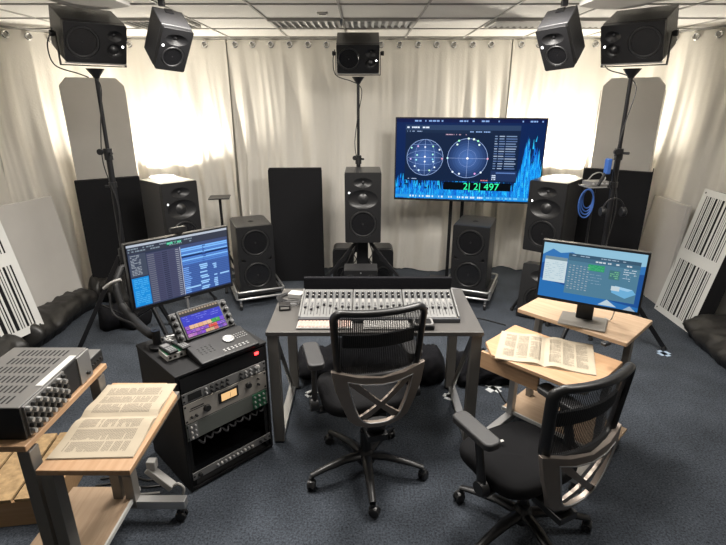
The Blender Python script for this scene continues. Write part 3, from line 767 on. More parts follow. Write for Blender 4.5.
for du,dv,c in dots: sc.disc(.205+du,.525+dv,.0062,c,8,10)
for an,c in((90,(.8,1,.9)),(62,(.4,.95,.6)),(118,(.4,.95,.6)),(52,(.8,1,.9)),(128,(.8,1,.9)),(180,(.6,.9,.9)),(0,(.8,.45,.6)),(225,(.8,.9,1)),(245,(.8,.9,1)),(315,(.8,.9,1)),(298,(.8,.45,.8)),(75,(.9,1,.9))):
    sc.disc(.50+.137*math.cos(R(an))*(1 if an not in(52,128,245,298) else .88),.525+.137*w/h*math.sin(R(an))*(1 if an not in(52,128,245,298) else .88),.0068,c,8,10)
sc.disc(.50,.525,.008,(1,1,1),8,12)
for k in range(14):
    v=.80-.030*k
    for (u0,u1) in((.675,.70),(.705,.745),(.75,.825)):
        sc.rect(u0,v-.008,u1-.01*rnd.random(),v+.004,rnd.choice([(.25,.34,.5),(.4,.48,.62),(.16,.24,.42)]),5)
sc.rect(.665,.25,.84,.38,(.03,.06,.15),4); sc.dashes(.675,.26,.70,.33,(.7,.8,.95),5,rnd,3,.6,.9,3); sc.rect(.70,.345,.83,.36,(.15,.25,.5),5)
sc.rect(.345,.125,.81,.225,(.004,.008,.014),6)
sc.dashes(.08,.25,.16,.262,(.5,.6,.8),5,rnd,1,.8,.7,6); sc.dashes(.60,.245,.65,.262,(.7,.25,.25),5,rnd,1,.8,.8,4); sc.dashes(.33,.805,.50,.82,(.55,.4,.5),5,rnd,1,.8,.6,14)
so=sc.build('screen',tv,(0,-.001,h/2+.004))
gm=emat('timecode_green',(.03,.75,.30),.9)
tt=text_part('2| 2| 497',.098,gm,so,(.15,-.004,-.005-h/2+.125),'timecode','CENTER'); tt.scale=(1.0,1.0,1.0)
tt['label']='green timecode digits'
t=thing('television_stand','black two-post floor stand behind the television','stand',(mid.x-.02,mid.y+.30,0),math.degrees(math.atan2(TVR.y-TVL.y,TVR.x-TVL.x)))
for sx in(-1,1): mb().box((sx*.06,0,.80),(.035,.03,1.58)).build('post','blackmetal',t,.002)
mb().box((0,-.13,1.36),(.40,.22,.30)).build('mount_plate','blackmetal',t,.002)
mb().box((0,0,.012),(.5,.20,.02)).build('base_plate','blackmetal',t,.003)

# ------------------------------------------------------------------ middle desk
desk=thing('studio_desk','dark grey studio desk with pale steel loop legs in the middle','desk',(.064,2.75,0))
W,D=1.20,.66
mb().box((0,0,.728),(W,D,.026)).build('desktop',['desk'],desk,.004)
for sx in(-1,1):
    x=sx*(W/2-.035)
    for nm,p,q in(('leg',(x,-D/2+.035,.012),(x,-D/2+.035,.714)),('leg',(x-sx*.015,D/2-.05,.012),(x-sx*.015,D/2-.05,.714))):
        mb().bar(p,q,.06,.05).build(nm,'steelgrey',desk,.003)
    mb().bar((x,-D/2+.035,.014),(x,D/2-.02,.014),.05,.026).build('floor_bar','alu',desk,.003)
    mb().bar((x,-D/2+.08,.70),(x,D/2-.10,.05),.012,.045).build('brace','steelgrey',desk,.002)
mb().box((0,D/2-.07,.66),(W-.1,.03,.08)).build('rear_beam','steelgrey',desk,.003)
# console : three bays
con=thing('mixing_console','silver grey mixing console with three banks of eight faders on the desk','mixing console',(.092,2.56,.741))
CW=.905; CD=.29
prof=[(0,0),(0,.028),(CD,.085),(CD,0)]   # (y,z)
for k in range(3):
    x0=-CW/2+k*CW/3; x1=x0+CW/3-.004
    b=mb(); b.add([(x,y,z) for x in(x0,x1) for y,z in prof],[(0,1,2,3)[::-1],(4,5,6,7),(0,4,5,1)[::-1],(1,5,6,2)[::-1],(2,6,7,3)[::-1],(3,7,4,0)[::-1]])
    fb=b.build('fader_bank','console',con,.003); caps=[]; kns=[]
    bx=mb(); kn=mb(); cap=mb()
    sl=math.atan2(.057,CD); 
    def S(x,s_,up=0): # point on sloped surface
        return (x, s_*math.cos(sl)-up*math.sin(sl), .028+s_*math.sin(sl)+up*math.cos(sl))
    TT=lambda x,s_,up: T3(*S(x,s_,up))@Matrix.Rotation(sl,4,'X')
    for c in range(8):
        xc=x0+.022+(CW/3-.004-.044)*c/7
        bx.box((0,0,0),(.004,.115,.001),0,TT(xc,.085,.0008))
        bx.box((0,0,0),(.024,.07,.0012),1,TT(xc,.225,.0008))
        bx.box((0,0,0),(.002,.26,.0006),0,TT(xc+.0175,.14,.0006))
        for q in range(3): bx.box((0,0,0),(.012,.006,.003),2,TT(xc+.0,.158+.012*q,.0015))
        fy=.085+rnd.uniform(-.012,.04)
        caps.append(TT(xc,fy,.008))
        for q in range(2):
            kns.append(TT(xc,.205+.034*q,.0015))
    bx.build('bank_markings',['slot','console_dark','whiteplastic'],fb,smooth=0)
    each('fader_cap',mb().box((0,0,0),(.014,.026,.012),0).box((0,0,.0003),(.0145,.002,.0125),1),['fader','whiteplastic'],fb,caps)
    each('knob',mb().lathe([(0,0),(.0085,0),(.0075,.016),(0,.017)],12,0).lathe([(0,.017),(.0035,.017),(.0035,.0176),(0,.0176)],8,1),['knob','whiteplastic'],fb,kns)
mb().box((0,-.012,.014),(CW+.02,.022,.026)).build('wrist_rail','console_dark',con,.004)
for sx in(-1,1): 
    b=mb(); x=sx*(CW/2+.006); b.add([(xx,y,z) for xx in(x-.005,x+.005) for y,z in[(0,0),(0,.032),(CD,.090),(CD,0)]],[(0,1,2,3)[::-1],(4,5,6,7),(0,4,5,1)[::-1],(1,5,6,2)[::-1],(2,6,7,3)[::-1],(3,7,4,0)[::-1]]); b.build('end_cheek','console',con,.002)
b=mb(); b.box((0,CD+.03,.088),(CW+.02,.03,.135),T=None); b.build('meter_bridge','fabric_black',con,.006)

def keyboard(label,x,y,yaw,w,d,z,m1,m2):
    t=thing('computer_keyboard',label,'keyboard',(x,y,z),yaw)
    mb().box((0,0,.006),(w,d,.010)).build('tray',m1,t,.003)
    b=mb(); rows=5; cols=15
    for r in range(rows):
        for c in range(cols):
            b.box((-w/2+w*(c+.5)/cols*.97+w*.015, -d/2+d*(r+.5)/rows*.92+d*.04,.0135),(w/cols*.78,d/rows*.76,.006))
    b.build('keys',m2,t,smooth=0)
keyboard('white computer keyboard with pinkish keys at the left front of the desk',-.215,2.50,0,.31,.10,.742,'whiteplastic','pink')
keyboard('pale computer keyboard lying on the desk before the middle fader bank',.13,2.492,0,.26,.095,.742,'whiteplastic','whiteplastic')
t=thing('desk_phone','small black control box with silver frame on the desk seen through the chair mesh','control box',(.335,2.49,.742),0)
mb().box((0,0,.015),(.12,.10,.028)).build('body','plastic',t,.006)
b=mb(); b.ring2d(rrect(.11,.09,.02,4),rrect(.09,.07,.014,4),0,.004,T=T3(0,0,.0335)@Matrix.Rotation(R(-90),4,'X')); b.build('rim','alu',t)
# adapters and cables on desk left
t=thing('power_adapter','pale grey adapter box with cables at the back left of the desk','adapter',(-.43,2.93,.742),-15)
mb().box((0,0,.016),(.09,.07,.030)).build('body','whiteplastic',t,.004)
for k in range(4):
    b=mb(); b.tube(spline([(.04,-.02+.012*k,.02),(.07,-.05-.03*k,.012),(-.02,-.09-.02*k,.008),(-.08-.01*k,-.05,.008),(-.05,.05+.01*k,.008)],8),.004,6); b.build('cable','armpad' if k%2 else 'rubber',t)
t=thing('interface_box','small black interface box beside the pale adapter on the desk','interface box',(-.475,2.735,.742),10)
mb().box((0,0,.018),(.07,.06,.034)).build('body','plastic',t,.004); mb().box((0,-.031,.018),(.05,.002,.012)).build('front_label','whiteplastic',t)

# ------------------------------------------------------------------ task chairs
def chair(label,loc,yaw,drop=0):
    t=thing('office_chair',label,'office chair',loc,yaw,None)
    # base
    b=mb(); b.lathe([(0,.075),(.05,.075),(.055,.10),(.04,.135),(.030,.15),(0,.15)],24); b.build('base_hub','plastic',t)
    for k in range(5):
        a=R(90+18+72*k+CH['rot']); c,s=math.cos(a),math.sin(a)
        b=mb(); b.tube([(c*.03,s*.03,.112),(c*.12,s*.12,.116),(c*.24,s*.24,.098),(c*.315,s*.315,.080)],[(.030,.022),(.026,.020),(.021,.015),(.018,.012)],10)
        b.build('base_arm','plastic',t)
        q=mb(); Tm=T3(c*.312,s*.312,0)@Matrix.Rotation(a+1.1,4,'Z')
        for sy in(-1,1): q.lathe([(0,-.008),(.022,-.008),(.027,-.004),(.027,.004),(.022,.008),(0,.008)],18,0,Tm@T3(.010,sy*.014,.0275)@Matrix.Rotation(R(90),4,'X'))
        q.lathe([(0,.035),(.014,.035),(.014,.07),(0,.07)],12,0,Tm)
        q.tube([(.030,0,.030),(.020,0,.050),(.0,0,.056),(-.014,0,.045)],[(.016,.006)]*4,8,0,False,Tm)
        q.build('caster','rubber',t)
    mb().lathe([(0,.14),(.030,.14),(.030,.27-drop),(.018,.27-drop),(.018,.40-drop),(0,.40-drop)],20).build('gas_column','plastic',t)
    b=mb(); b.box((0,.04,.415),(.18,.24,.060)); b.tube([(.08,.03,.40),(.22,.05,.40)],.008,8); b.box((0,-.16,.395),(.10,.16,.035)); b.build('tilt_mechanism','plastic',t,.008)
    # seat
    out=[];n=40
    for i in range(n):
        a=2*PI*i/n; c,s=math.cos(a),math.sin(a); e=.55
        out.append((.235*math.copysign(abs(c)**e,c), .075+.215*math.copysign(abs(s)**e,s)))
    b=mb(); lay=[(.90,.45),(.985,.462),(1.0,.483),(.985,.505),(.93,.518),(.7,.525),(.35,.521),(.0,.518)]
    vs=[];
    for f,z in lay:
        for x,y in out:
            yy=y; dip=-.018*max(0,(y-.12)/.17)**2 if f>.3 else 0
            vs.append((x*f,.03+(y-.03)*f,z+dip))
    fs=[(i*n+j,i*n+(j+1)%n,(i+1)*n+(j+1)%n,(i+1)*n+j) for i in range(len(lay)-1) for j in range(n)]+[tuple(range(n))[::-1]]
    b.add(vs,fs); b.build('seat','seat',t,smooth=60)
    # back : curved plane y = f(x,z)
    def by(x,z):
        return -.255 + 1.1*x*x + (-.10*(z-.72) if z>.72 else .22*(.72-z)*.5) 
    def warp(p): return (p.x, p.y+by(p.x,p.z), p.z)
    z0,z1=.745,1.095; wb,wt=.205,.222
    def back_loop(ins,rc=.05,n=6):
        pts=[]
        cs=[(wt-ins,z1-ins,0),(-wt+ins,z1-ins,90),(-wb+ins,z0+ins,180),(wb-ins,z0+ins,270)]
        for (x,z,a0) in cs:
            sx=1 if x>0 else -1; sz=1 if z>.9 else -1; r=max(.012,rc-ins*.6)
            for i in range(n+1):
                a=R(a0+90*i/n); pts.append((x-sx*r+r*math.cos(a), z-sz*r+r*math.sin(a)+ (0.015*(1-(x/wt)**2) if sz>0 else 0)))
        return pts
    def densify(p,m=4):
        o_=[]
        for i in range(len(p)):
            a,b_=p[i],p[(i+1)%len(p)]; d=math.hypot(a[0]-b_[0],a[1]-b_[1]); k=m*3 if d>.1 else 1
            for q in range(k): o_.append((a[0]+(b_[0]-a[0])*q/k,a[1]+(b_[1]-a[1])*q/k))
        return o_
    b=mb(); lp=densify(back_loop(.0)); 
    b.warp=warp; b.tube([(x,0,z) for x,z in densify(back_loop(.014))],[(.022,.016)]*len(densify(back_loop(.014))),10,closed=True); b.warp=None
    b.build('back_frame','plastic',t,smooth=60)
    b=mb(); b.warp=warp; nx,nz=14,14; vs=[]
    for j in range(nz+1):
        z=z0+.02+(z1-z0-.035)*j/nz; ww=(wb+(wt-wb)*(z-z0)/(z1-z0))-.022
        for i in range(nx+1): vs.append((ww*(2*i/nx-1),0.0,z))
    b.add(vs,[(j*(nx+1)+i,j*(nx+1)+i+1,(j+1)*(nx+1)+i+1,(j+1)*(nx+1)+i) for j in range(nz) for i in range(nx)]); b.build('mesh_back','mesh',t)
    # lumbar pad across mesh
    b=mb(); b.warp=warp
    for i in range(12):
        x0_=-.165+.33*i/12; b.box((x0_+.01375,.020,.935),(.0276,.014,.065))
    b.build('lumbar_pad','seat',t,smooth=60)
    # lower bronze support with X
    def wl(p):
        x,z=p.x,p.z; return (x, p.y-.275+1.0*x*x+ .60*max(0,.74-z)*max(0,.74-z) - .010, z)
    zt,zb=.765,.475
    outer=[(-.222,zt+.030),(-.11,zt+.010),(0,zt),(.11,zt+.010),(.222,zt+.030),(.205,zt-.07),(.178,zt-.15),(.145,zb+.050),(.110,zb+.016),(.055,zb),(0,zb-.004),(-.055,zb),(-.110,zb+.016),(-.145,zb+.050),(-.178,zt-.15),(-.205,zt-.07)]
    inner=[(-.150,zt-.014),(-.08,zt-.028),(0,zt-.034),(.08,zt-.028),(.150,zt-.014),(.138,zt-.075),(.119,zt-.15),(.098,zb+.075),(.075,zb+.044),(.040,zb+.032),(0,zb+.030),(-.040,zb+.032),(-.075,zb+.044),(-.098,zb+.075),(-.119,zt-.15),(-.138,zt-.075)]
    b=mb(); b.warp=wl; b.ring2d(densify(outer,2) if False else outer,inner,-.010,.014); b.build('back_support','bronze',t,.004,smooth=50)
    b=mb(); b.warp=wl
    for sx in(-1,1):
        N=8
        for k in range(N):
            a,c=k/N,(k+1)/N
            def pt(q): return (sx*(-.135+.225*q), zt-.022-(zt-.022-(zb+.055))*q)
            p,q_=pt(a),pt(c); wv=.026-.008*math.sin(PI*(a+c)/2)
            b.add([(p[0]-wv,-.006,p[1]-wv*.9*sx*0),(p[0]+wv,-.006,p[1]),(q_[0]+wv,-.006,q_[1]),(q_[0]-wv,-.006,q_[1]),(p[0]-wv,.008,p[1]),(p[0]+wv,.008,p[1]),(q_[0]+wv,.008,q_[1]),(q_[0]-wv,.008,q_[1])],
                  [(0,1,2,3),(7,6,5,4),(0,4,5,1),(1,5,6,2),(2,6,7,3),(3,7,4,0)])
    b.build('cross_brace','bronze',t,smooth=50)
    b=mb(); b.warp=wl; b.tube([(x*1.02,-.012,z) for x,z in inner],.003,6,closed=True); b.build('inner_trim','alu',t)
    b=mb(); b.tube([(0,-.15,.40),(0,-.20,.42),(0,-.225,.475),(0,-.225,.50)],[(.05,.018)]*4,8); b.build('back_bracket','plastic',t)
    # arms
    for sx in(-1,1):
        b=mb(); b.tube([(sx*.16,.02,.425),(sx*.25,.01,.43),(sx*.268,.0,.46),(sx*.266,.02,.55),(sx*.258,.06,.69)],[(.024,.016),(.026,.018),(.030,.018),(.026,.014),(.026,.014)],10); b.build('arm_post','plastic',t)
        b=mb(); b.lathe([(0,-.02),(.034,-.02),(.034,.02),(0,.02)],18,T=T3(sx*.272,.0,.475)@Matrix.Rotation(R(90),4,'Y')); b.build('arm_pivot','plastic',t,.003)
        b=mb(); pp=[(x*1.0,y) for x,y in rrect(.085,.255,.03,5)]
        b.prism([(x+sx*.256,y+.085) for x,y in pp],.690,.725); b.build('arm_pad','armpad',t,.010,seg=3)
    b=mb(); b.box((-.03,.15,.526),(.02,.014,.001)); b.build('seat_tag','whiteplastic',t) if CH.get('tag') else None
    for o in [o for o in bpy.data.objects if o.parent==t and o.name.split('.')[0] not in('base_hub','base_arm','caster','gas_column')]: o.location.z-=drop
    return t
CH={'rot':0}
CH['rot']=10; chair('black mesh office chair drawn up to the middle desk, its bronze cross brace facing us',(.015,2.20,0),14)
CH['rot']=8; CH['tag']=True; chair('black mesh office chair at the lower right, turned towards the desk',(.75,1.80,0),27,.105)

# ------------------------------------------------------------------ computer carts
def cart(label,origin,yaw,w,dt,du,zt,zu,side,apron=False):
    """local: +X along width, -Y towards user; tray y in[-dt,0], shelf y in [0,du]"""
    t=thing('computer_cart',label,'computer cart',origin,yaw)
    c=.10
    if side>0: poly=[(-w/2,-dt+.0),(w/2-c,-dt),(w/2,-dt+c*.8),(w/2,-.01),(-w/2,-.01)]
    else: poly=[(-w/2,-dt+c),(-w/2+c,-dt),(w/2-c,-dt),(w/2,-dt+c),(w/2,-.01),(-w/2,-.01)]
    mb().prism(poly,zt-.022,zt).build('tray',['wood'],t,.004)
    mb().box((0,du/2,zu-.012),(w+.0,du,.024)).build('upper_shelf','wood' if not apron else 'wood_pale',t,.004)
    if apron:
        b=mb(); b.prism([(-w/2+.02,-dt+.03),(w/2-.25,-dt+.03),(w/2-.25,-dt+.048),(-w/2+.02,-dt+.048)],zt-.12,zt-.023); b.build('apron','wood',t,.003)
    # bars beneath the tray
    b=mb()
    b.box((0,-dt+.03,zt-.040) if not apron else (0,-dt+.07,zt-.036),(w-.06,.025,.030)); b.build('tray_rail','steelgrey',t,.002)
    for sx in(-1,1):
        x=sx*(w/2-.045)
        mb().bar((x,-dt+.04,zt-.034),(x,-.03,zt-.034),.03,.022).build('tray_bracket','steelgrey',t,.002)
        mb().box((x,-.03,zt*.5+.03),(.055 if not apron else .036,.045,zt-.13)).build('leg','steelgrey' if not apron else 'alu',t,.003)
        mb().box((x,.03 if not apron else .20,(zu+.10)/2-.01),(.05 if not apron else .034,.045,zu-.16)).build('rear_post','steelgrey',t,.003)
        mb().box((x,.02,.105),(.045,.60,.045)).build('foot_bar',['alu'],t,.003)
        for py in(-.25,.29):
            q=mb()
            for s2 in(-1,1): q.lathe([(0,-.008),(.024,-.008),(.028,0),(.024,.008),(0,.008)],16,0,T3(x+s2*.014,py+.001,.029)@Matrix.Rotation(R(90),4,'Y'))
            q.lathe([(0,.03),(.010,.03),(.010,.085),(0,.085)],10,1,T3(x,py,0)); q.box((x,py+.0,.055),(.030,.036,.010),0)
            q.build('caster',['rubber','chrome'],t)
    mb().box((0,.13,.138),(w+.02,.32,.018)).build('lower_shelf',['wood_pale'],t,.003)
    b=mb(); b.box((0,-.035,.138),(w+.02,.010,.022)); b.build('shelf_edge','white_edge',t,.001)
    return t
cart('beech computer cart at the lower left carrying the audio units and a booklet',(-1.135,1.635,0),90,.555,.335,.40,.742,.842,+1)
cart('beech computer cart at the right carrying a screen and a booklet',(1.105,2.395,0),-46,.60,.42,.385,.70,.80,0,True)

# booklets
def booklet(label,loc,yaw,w,h,seed,curl=.010):
    t=thing('open_booklet',label,'booklet',loc,yaw); rnd=random.Random(seed)
    def zz(x,layer): 
        a=abs(x)/(w/2); return .004+curl*math.exp(-((a-.22)/.22)**2)-curl*.9*math.exp(-(a/.07)**2)+layer
    for sx,nm in((-1,'page'),(1,'page')):
        b=mb(); N=14; vs=[]
        for lay in(0,-.003):
            for k in range(N+1):
                x=sx*w/2*k/N
                for y in(-h/2,h/2): vs.append((x,y,max(.0005,zz(x,lay) if lay==0 else .0008)))
        o_=2*(N+1)
        fs=[(2*k,2*k+1,2*k+3,2*k+2) for k in range(N)]+[(o_+2*k,o_+2*k+2,o_+2*k+3,o_+2*k+1) for k in range(N)]+[(2*k,2*k+2,o_+2*k+2,o_+2*k) for k in range(N)]+[(2*k+1,o_+2*k+1,o_+2*k+3,2*k+3) for k in range(N)]+[(2*N,2*N+1,o_+2*N+1,o_+2*N)]
        b.add(vs,fs,0)
        # printed text in two columns
        ncol=3; mx=.09*w/2; rows=40
        for col in range(ncol):
            xa=mx+(w/2-2*mx)*col/ncol; xb=mx+(w/2-2*mx)*(col+1)/ncol-.008
            for r in range(rows):
                y=h/2-.035-(h-.07)*r/rows
                if rnd.random()<.07: continue
                x=xa; end=xb if rnd.random()<.8 else xa+(xb-xa)*rnd.uniform(.4,.9)
                while x<end-.004:
                    l=min(rnd.uniform(.006,.022),end-x)
                    X0,X1=sx*x,sx*(x+l*.88)
                    b.add([(X0,y,zz(X0,.0006)),(X1,y,zz(X1,.0006)),(X1,y+.0034,zz(X1,.0006)),(X0,y+.0034,zz(X0,.0006))],[(0,1,2,3)],1)
                    x+=l
        b.build(nm,['paper','ink'],t,smooth=0)
    mb().box((0,0,.0012),(w+.004,h+.004,.0016)).build('cover','paper',t)
    return t
# left booklet: spine along +X world => width axis along Y
booklet('open printed booklet lying on the tray of the left cart',(-.975,1.655,.743),92,.475,.30,3)
booklet('open printed booklet lying on the tray of the right cart',(.950,2.275,.701),-21,.47,.33,4)

# audio unit on left cart
def amp_unit():
    t=thing('modular_rack_unit','grey vented modular audio unit with rows of knobs on the left cart','audio unit',(-1.150,1.610,.8425),90)
    W,H,D=.425,.125,.30
    mb().box((0,D/2+.004,H/2),(W,D,H)).build('case','amp',t,.002)
    Ts=[T3(-W/2+.045+i*.066,.06+.018*j,H+.0006) for i in range(6) for j in range(11)]
    each('vent_slot',mb().box((0,0,0),(.045,.006,.001)),'slot',t,Ts)
    mb().box((.03,.018,H+.0012),(.22,.026,.0015)).build('paper_strip','white_edge',t)
    # module area (left part) & plain panel (right)
    mb().box((-.085,-.001,H/2),(.235,.008,H-.01)).build('module_faces','rackgrey',t)
    for m_ in(0,1):
        Ts=[T3(-.19+.0295*i,-.005,.018+.0222*j)@YF for i in range(8) for j in range(5) if (i+j)%2==m_]
        each('knob',mb().lathe([(0,0),(.0092,0),(.008,.015),(0,.016)],12),['knobgrey','knob'][m_],t,Ts)
    mb().box((.078,.0,H/2),(.085,.006,H-.008)).build('open_bay','slot',t)
    mb().box((.165,-.003,H/2),(.085,.008,H-.004)).build('blank_panel','alu',t,.001)
    b=mb(); b.lathe([(0,0),(.008,0),(.007,.010),(0,.010)],14,T=T3(.17,-.007,.03)@YF); b.build('power_knob','knob',t)
    mb().box((-W/2-.003,D/2,H/2),(.004,D,H)).build('side_panel','plastic',t)
amp_unit()
t=thing('audio_box','low grey audio box at the far end of the left cart shelf','audio unit',(-1.155,1.875,.8425),90)
mb().box((0,.13,.031),(.11,.25,.056)).build('case','amp',t,.002); mb().box((0,.003,.031),(.105,.006,.052)).build('front_panel','slot',t)
each('knob',mb().lathe([(0,0),(.005,0),(.004,.008),(0,.008)],10),'knob',t,[T3(-.035+.022*i,.0,.03)@YF for i in range(4)])

# crate at lower left
t=thing('wooden_crate','shallow raw chipboard crate on the carpet under the left cart','crate',(-1.80,2.06,0),8)
for k,(x,wd) in enumerate(((-.16,.17),(.02,.16),(.19,.15))):
    mb().box((x,0,.15),(wd,.50,.016)).build('top_board','osb',t,.002)
for y in(-.24,.24): mb().box((0,y,.07),(.56,.02,.14)).build('side_board','wood_edge',t,.002)
for x in(-.27,.27): mb().box((x,0,.07),(.02,.45,.14)).build('end_board','wood_edge',t,.002)

# power strip + cables on left cart foot bar
t=thing('power_strip','white power strip with a plug and cable leaning beside the rack cabinet','power strip',(-.985,2.005,.004),0)
mb().bar((-.085,-.03,.21),(.03,-.04,.10),.045,.035).build('strip','whiteplastic',t,.005)
mb().box((-.06,-.03,.235),(.045,.04,.05)).build('plug','whiteplastic',t,.006)
b=mb(); b.tube(spline([(.03,-.045,.11),(.07,-.06,.14),(.09,-.055,.10),(.06,-.06,.04),(-.02,-.05,.012)],8),.007,8); b.build('cable','whiteplastic',t)
for i in range(3):
    pts=[(-1.42,2.03+.05*i,.008),(-1.28,2.05+.05*i,.008+.0*i),(-1.17,2.02+.05*i,.008),(-1.06-.01*i,2.03+.05*i,.008)]
    o=mb().tube(spline(pts,8),.006,6).build('loose_cable',['whiteplastic','rubber','rubber'][i]); tag(o,['white cable on the carpet by the left cart','thin black cable looped behind the left cart','second black cable looped behind the left cart, farthest from us'][i],'cable')

# ------------------------------------------------------------------ rack cabinet
RK=(-.712,2.210); ryaw=45
rk=thing('rack_cabinet','black wheeled rack cabinet holding audio units left of the desk','rack cabinet',(RK[0],RK[1],0),ryaw)
W,H,D=.515,.70,.46; th=.016
for sx in(-1,1): mb().box((sx*(W/2-th/2),D/2,H/2+.005),(th,D,H-.012)).build('side_panel','rackblack',rk,.003)
mb().box((0,D/2,H-.008),(W+.004,D+.01,th)).build('top_panel','rackblack',rk,.004)
mb().box((0,D/2,.02),(W-.034,D,th)).build('bottom_panel','rackblack',rk,.002)
mb().box((0,D-.01,H/2),(W-.034,.012,H-.06)).build('back_panel','rackblack',rk,.002)
for sx in(-1,1):
    b=mb(); b.box((sx*.2275,.012,H/2),(.02,.003,H-.06))
    for k in range(24): b.box((sx*.2315,.010,.05+.0265*k),(.006,.001,.006),1)
    b.build('rack_rail',['rackblack','slot'],rk)
def rloc(x,y,z):
    a=R(ryaw); return (RK[0]+x*math.cos(a)-y*math.sin(a), RK[1]+x*math.sin(a)+y*math.cos(a), z)
def rack_unit(name,label,z,h,face,fn,depth=.30,cat='audio unit'):
    t=thing(name,label,cat,rloc(0,.0,z),ryaw)
    mb().box((0,-.003,h/2),(.479,.005,h-.003)).build('front_panel',face,t,.001)
    mb().box((0,.06+depth/2-.04,h/2),(.425,depth-.04,h-.006)).build('chassis','blackmetal',t)
    fn(t,h)
    each('screw',mb().lathe([(0,0),(.006,0),(.005,.002),(0,.002)],8),'slot',t,[T3(sx*.231,-.0055,zz)@YF for sx in(-1,1) for zz in ((h/2,) if h<.05 else (.015,h-.015))])
def knobs_at(t,lst,name='knobs'):
    mats=['knob','knobgrey','whiteplastic']; kinds={}
    for x,z,r,m in lst: kinds.setdefault((r,m),[]).append(T3(x,-.0055,z)@YF)
    for (r,m),Ts in kinds.items():
        each('knob',mb().lathe([(0,0),(r,0),(r*.85,.014),(0,.015)],14),mats[m],t,Ts)
def f_pre(t,h):
    mb().box((-.175,-.0065,h/2),(.07,.003,h*.62)).build('display','slot',t)
    l=[]
    for r in(0,1):
        for i in range(9): l.append((-.115+.030*i+(.05 if i>4 else 0),h*(.3+.4*r),.0065,(1 if i in(0,) else 0) if i<6 else 1))
    l+=[(.19,h*.7,.011,2),(.19,h*.3,.009,1)]
    knobs_at(t,l)
def f_comp(t,h):
    mb().box((.005,-.0075,h*.6),(.115,.006,h*.55)).build('meter_frame','slot',t,.002)
    b=mb(); b.box((.005,-.0115,h*.6),(.088,.002,h*.36)); b.build('meter_dial','vu',t)
    mb().box((.012,-.013,h*.58),(.0015,.001,h*.26),T=None).build('meter_needle','slot',t)
    knobs_at(t,[(-.12,h*.42,.020,0),(.125,h*.62,.018,0),(.185,h*.75,.005,0),(.185,h*.45,.007,0),(-.205,h*.3,.006,0),(-.18,h*.3,.007,0)])
    b=mb(); b.box((-.17,-.006,h*.70),(.07,.0008,.006)); b.box((-.17,-.006,h*.60),(.085,.0008,.003)); b.build('printed_name','slot',t)
def f_olive(t,h):
    mb().box((-.205,-.0065,h/2),(.05,.003,h*.94)).build('left_block','rackgrey',t); 
    mb().box((.185,-.0065,h/2),(.085,.003,h*.94)).build('right_block','greenpcb',t)
    l=[]
    for i in range(3):
        for j in range(3): l.append((.155+.028*i,.02+.030*j+(h-.1)/2*0,.0055,2 if (i+j)%2 else 1))
    for j in range(3): l+=[(-.215,.018+.03*j,.006,2),(-.193,.022+.03*j,.005,1)]
    knobs_at(t,l)
def f_patch(t,h):
    l=[]
    for i in range(10): l.append((-.10+.024*i,h*.5,.0065,2 if i%2 else 1))
    l+=[(-.20,h*.5,.012,0),(.17,h*.5,.008,0),(.20,h*.5,.006,0)]
    knobs_at(t,l)
rack_unit('preamplifier','grey preamplifier with small knobs, topmost unit in the rack cabinet',.533,.060,'rackgrey',f_pre)
rack_unit('compressor','champagne compressor with an amber meter in the rack cabinet',.418,.113,'rackface',f_comp)
rack_unit('equaliser','dark olive unit with green right block below the amber meter unit',.318,.098,'rackolive',f_olive)
rack_unit('patch_panel','low grey unit with a row of small knobs, bottommost in the rack cabinet',.075,.046,'rackgrey',f_patch)
b=mb()
t=thing('blank_panel','black top strip panel with a red power light in the rack cabinet','blank panel',rloc(0,0,.598),ryaw)
mb().box((0,-.003,.040),(.479,.004,.076)).build('plate','rackblack',t); b=mb(); b.box((.19,-.007,.058),(.022,.006,.014)); b.build('power_light','redled',t)
t=thing('cable_bundle','tangle of black and white cables below the olive unit in the rack','cables',rloc(0,.0,.26),ryaw)
for i in range(9):
    x=-.19+.045*i; b=mb(); b.tube(spline([(x,.03,.05),(x+.01,-.005,.035),(x+.03,-.012,.018+.01*(i%3)),(x+.055,.02,.05)],6),.006,6); b.build('cable','rackblack',t)

# controller dock on top of the rack
ctr=(-.735,2.345)
t=thing('control_surface','black control surface with a jog wheel and a colourful touch screen on the rack','control surface',(-.668,2.222,.706),44)
sl=R(9)
b=mb(); b.add([(x,y,z) for x in(-.165,.165) for y,z in((0,0),(0,.018),(.20,.050),(.20,0))],[(0,1,2,3)[::-1],(4,5,6,7),(0,4,5,1)[::-1],(1,5,6,2)[::-1],(2,6,7,3)[::-1],(3,7,4,0)[::-1]]); b.build('base_body','plastic',t,.006)
TT=lambda x,s_,up: T3(x, s_*math.cos(sl)-up*math.sin(sl), .018+s_*math.sin(sl)+up*math.cos(sl))@Matrix.Rotation(sl,4,'X')
b=mb(); b.lathe([(0,0),(.030,0),(.032,.004),(.030,.008),(.022,.010),(.018,.007),(0,.006)],26,0,TT(.045,.115,.001)); b.build('jog_wheel','knobgrey',t)
each('button',mb().box((0,0,0),(.011,.006,.003)),'knobgrey',t,[TT(-.02+.022*i,.03+.014*j,.001) for i in range(7) for j in range(2)])
each('button',mb().box((0,0,0),(.008,.005,.003)),'armpad',t,[TT(-.125+.022*i,.07+.018*j,.001) for i in range(4) for j in range(4)])
each('button',mb().box((0,0,0),(.007,.004,.003)),'knobgrey',t,[TT(.09+.014*i,.10+.018*j,.001) for i in range(5) for j in range(3)])
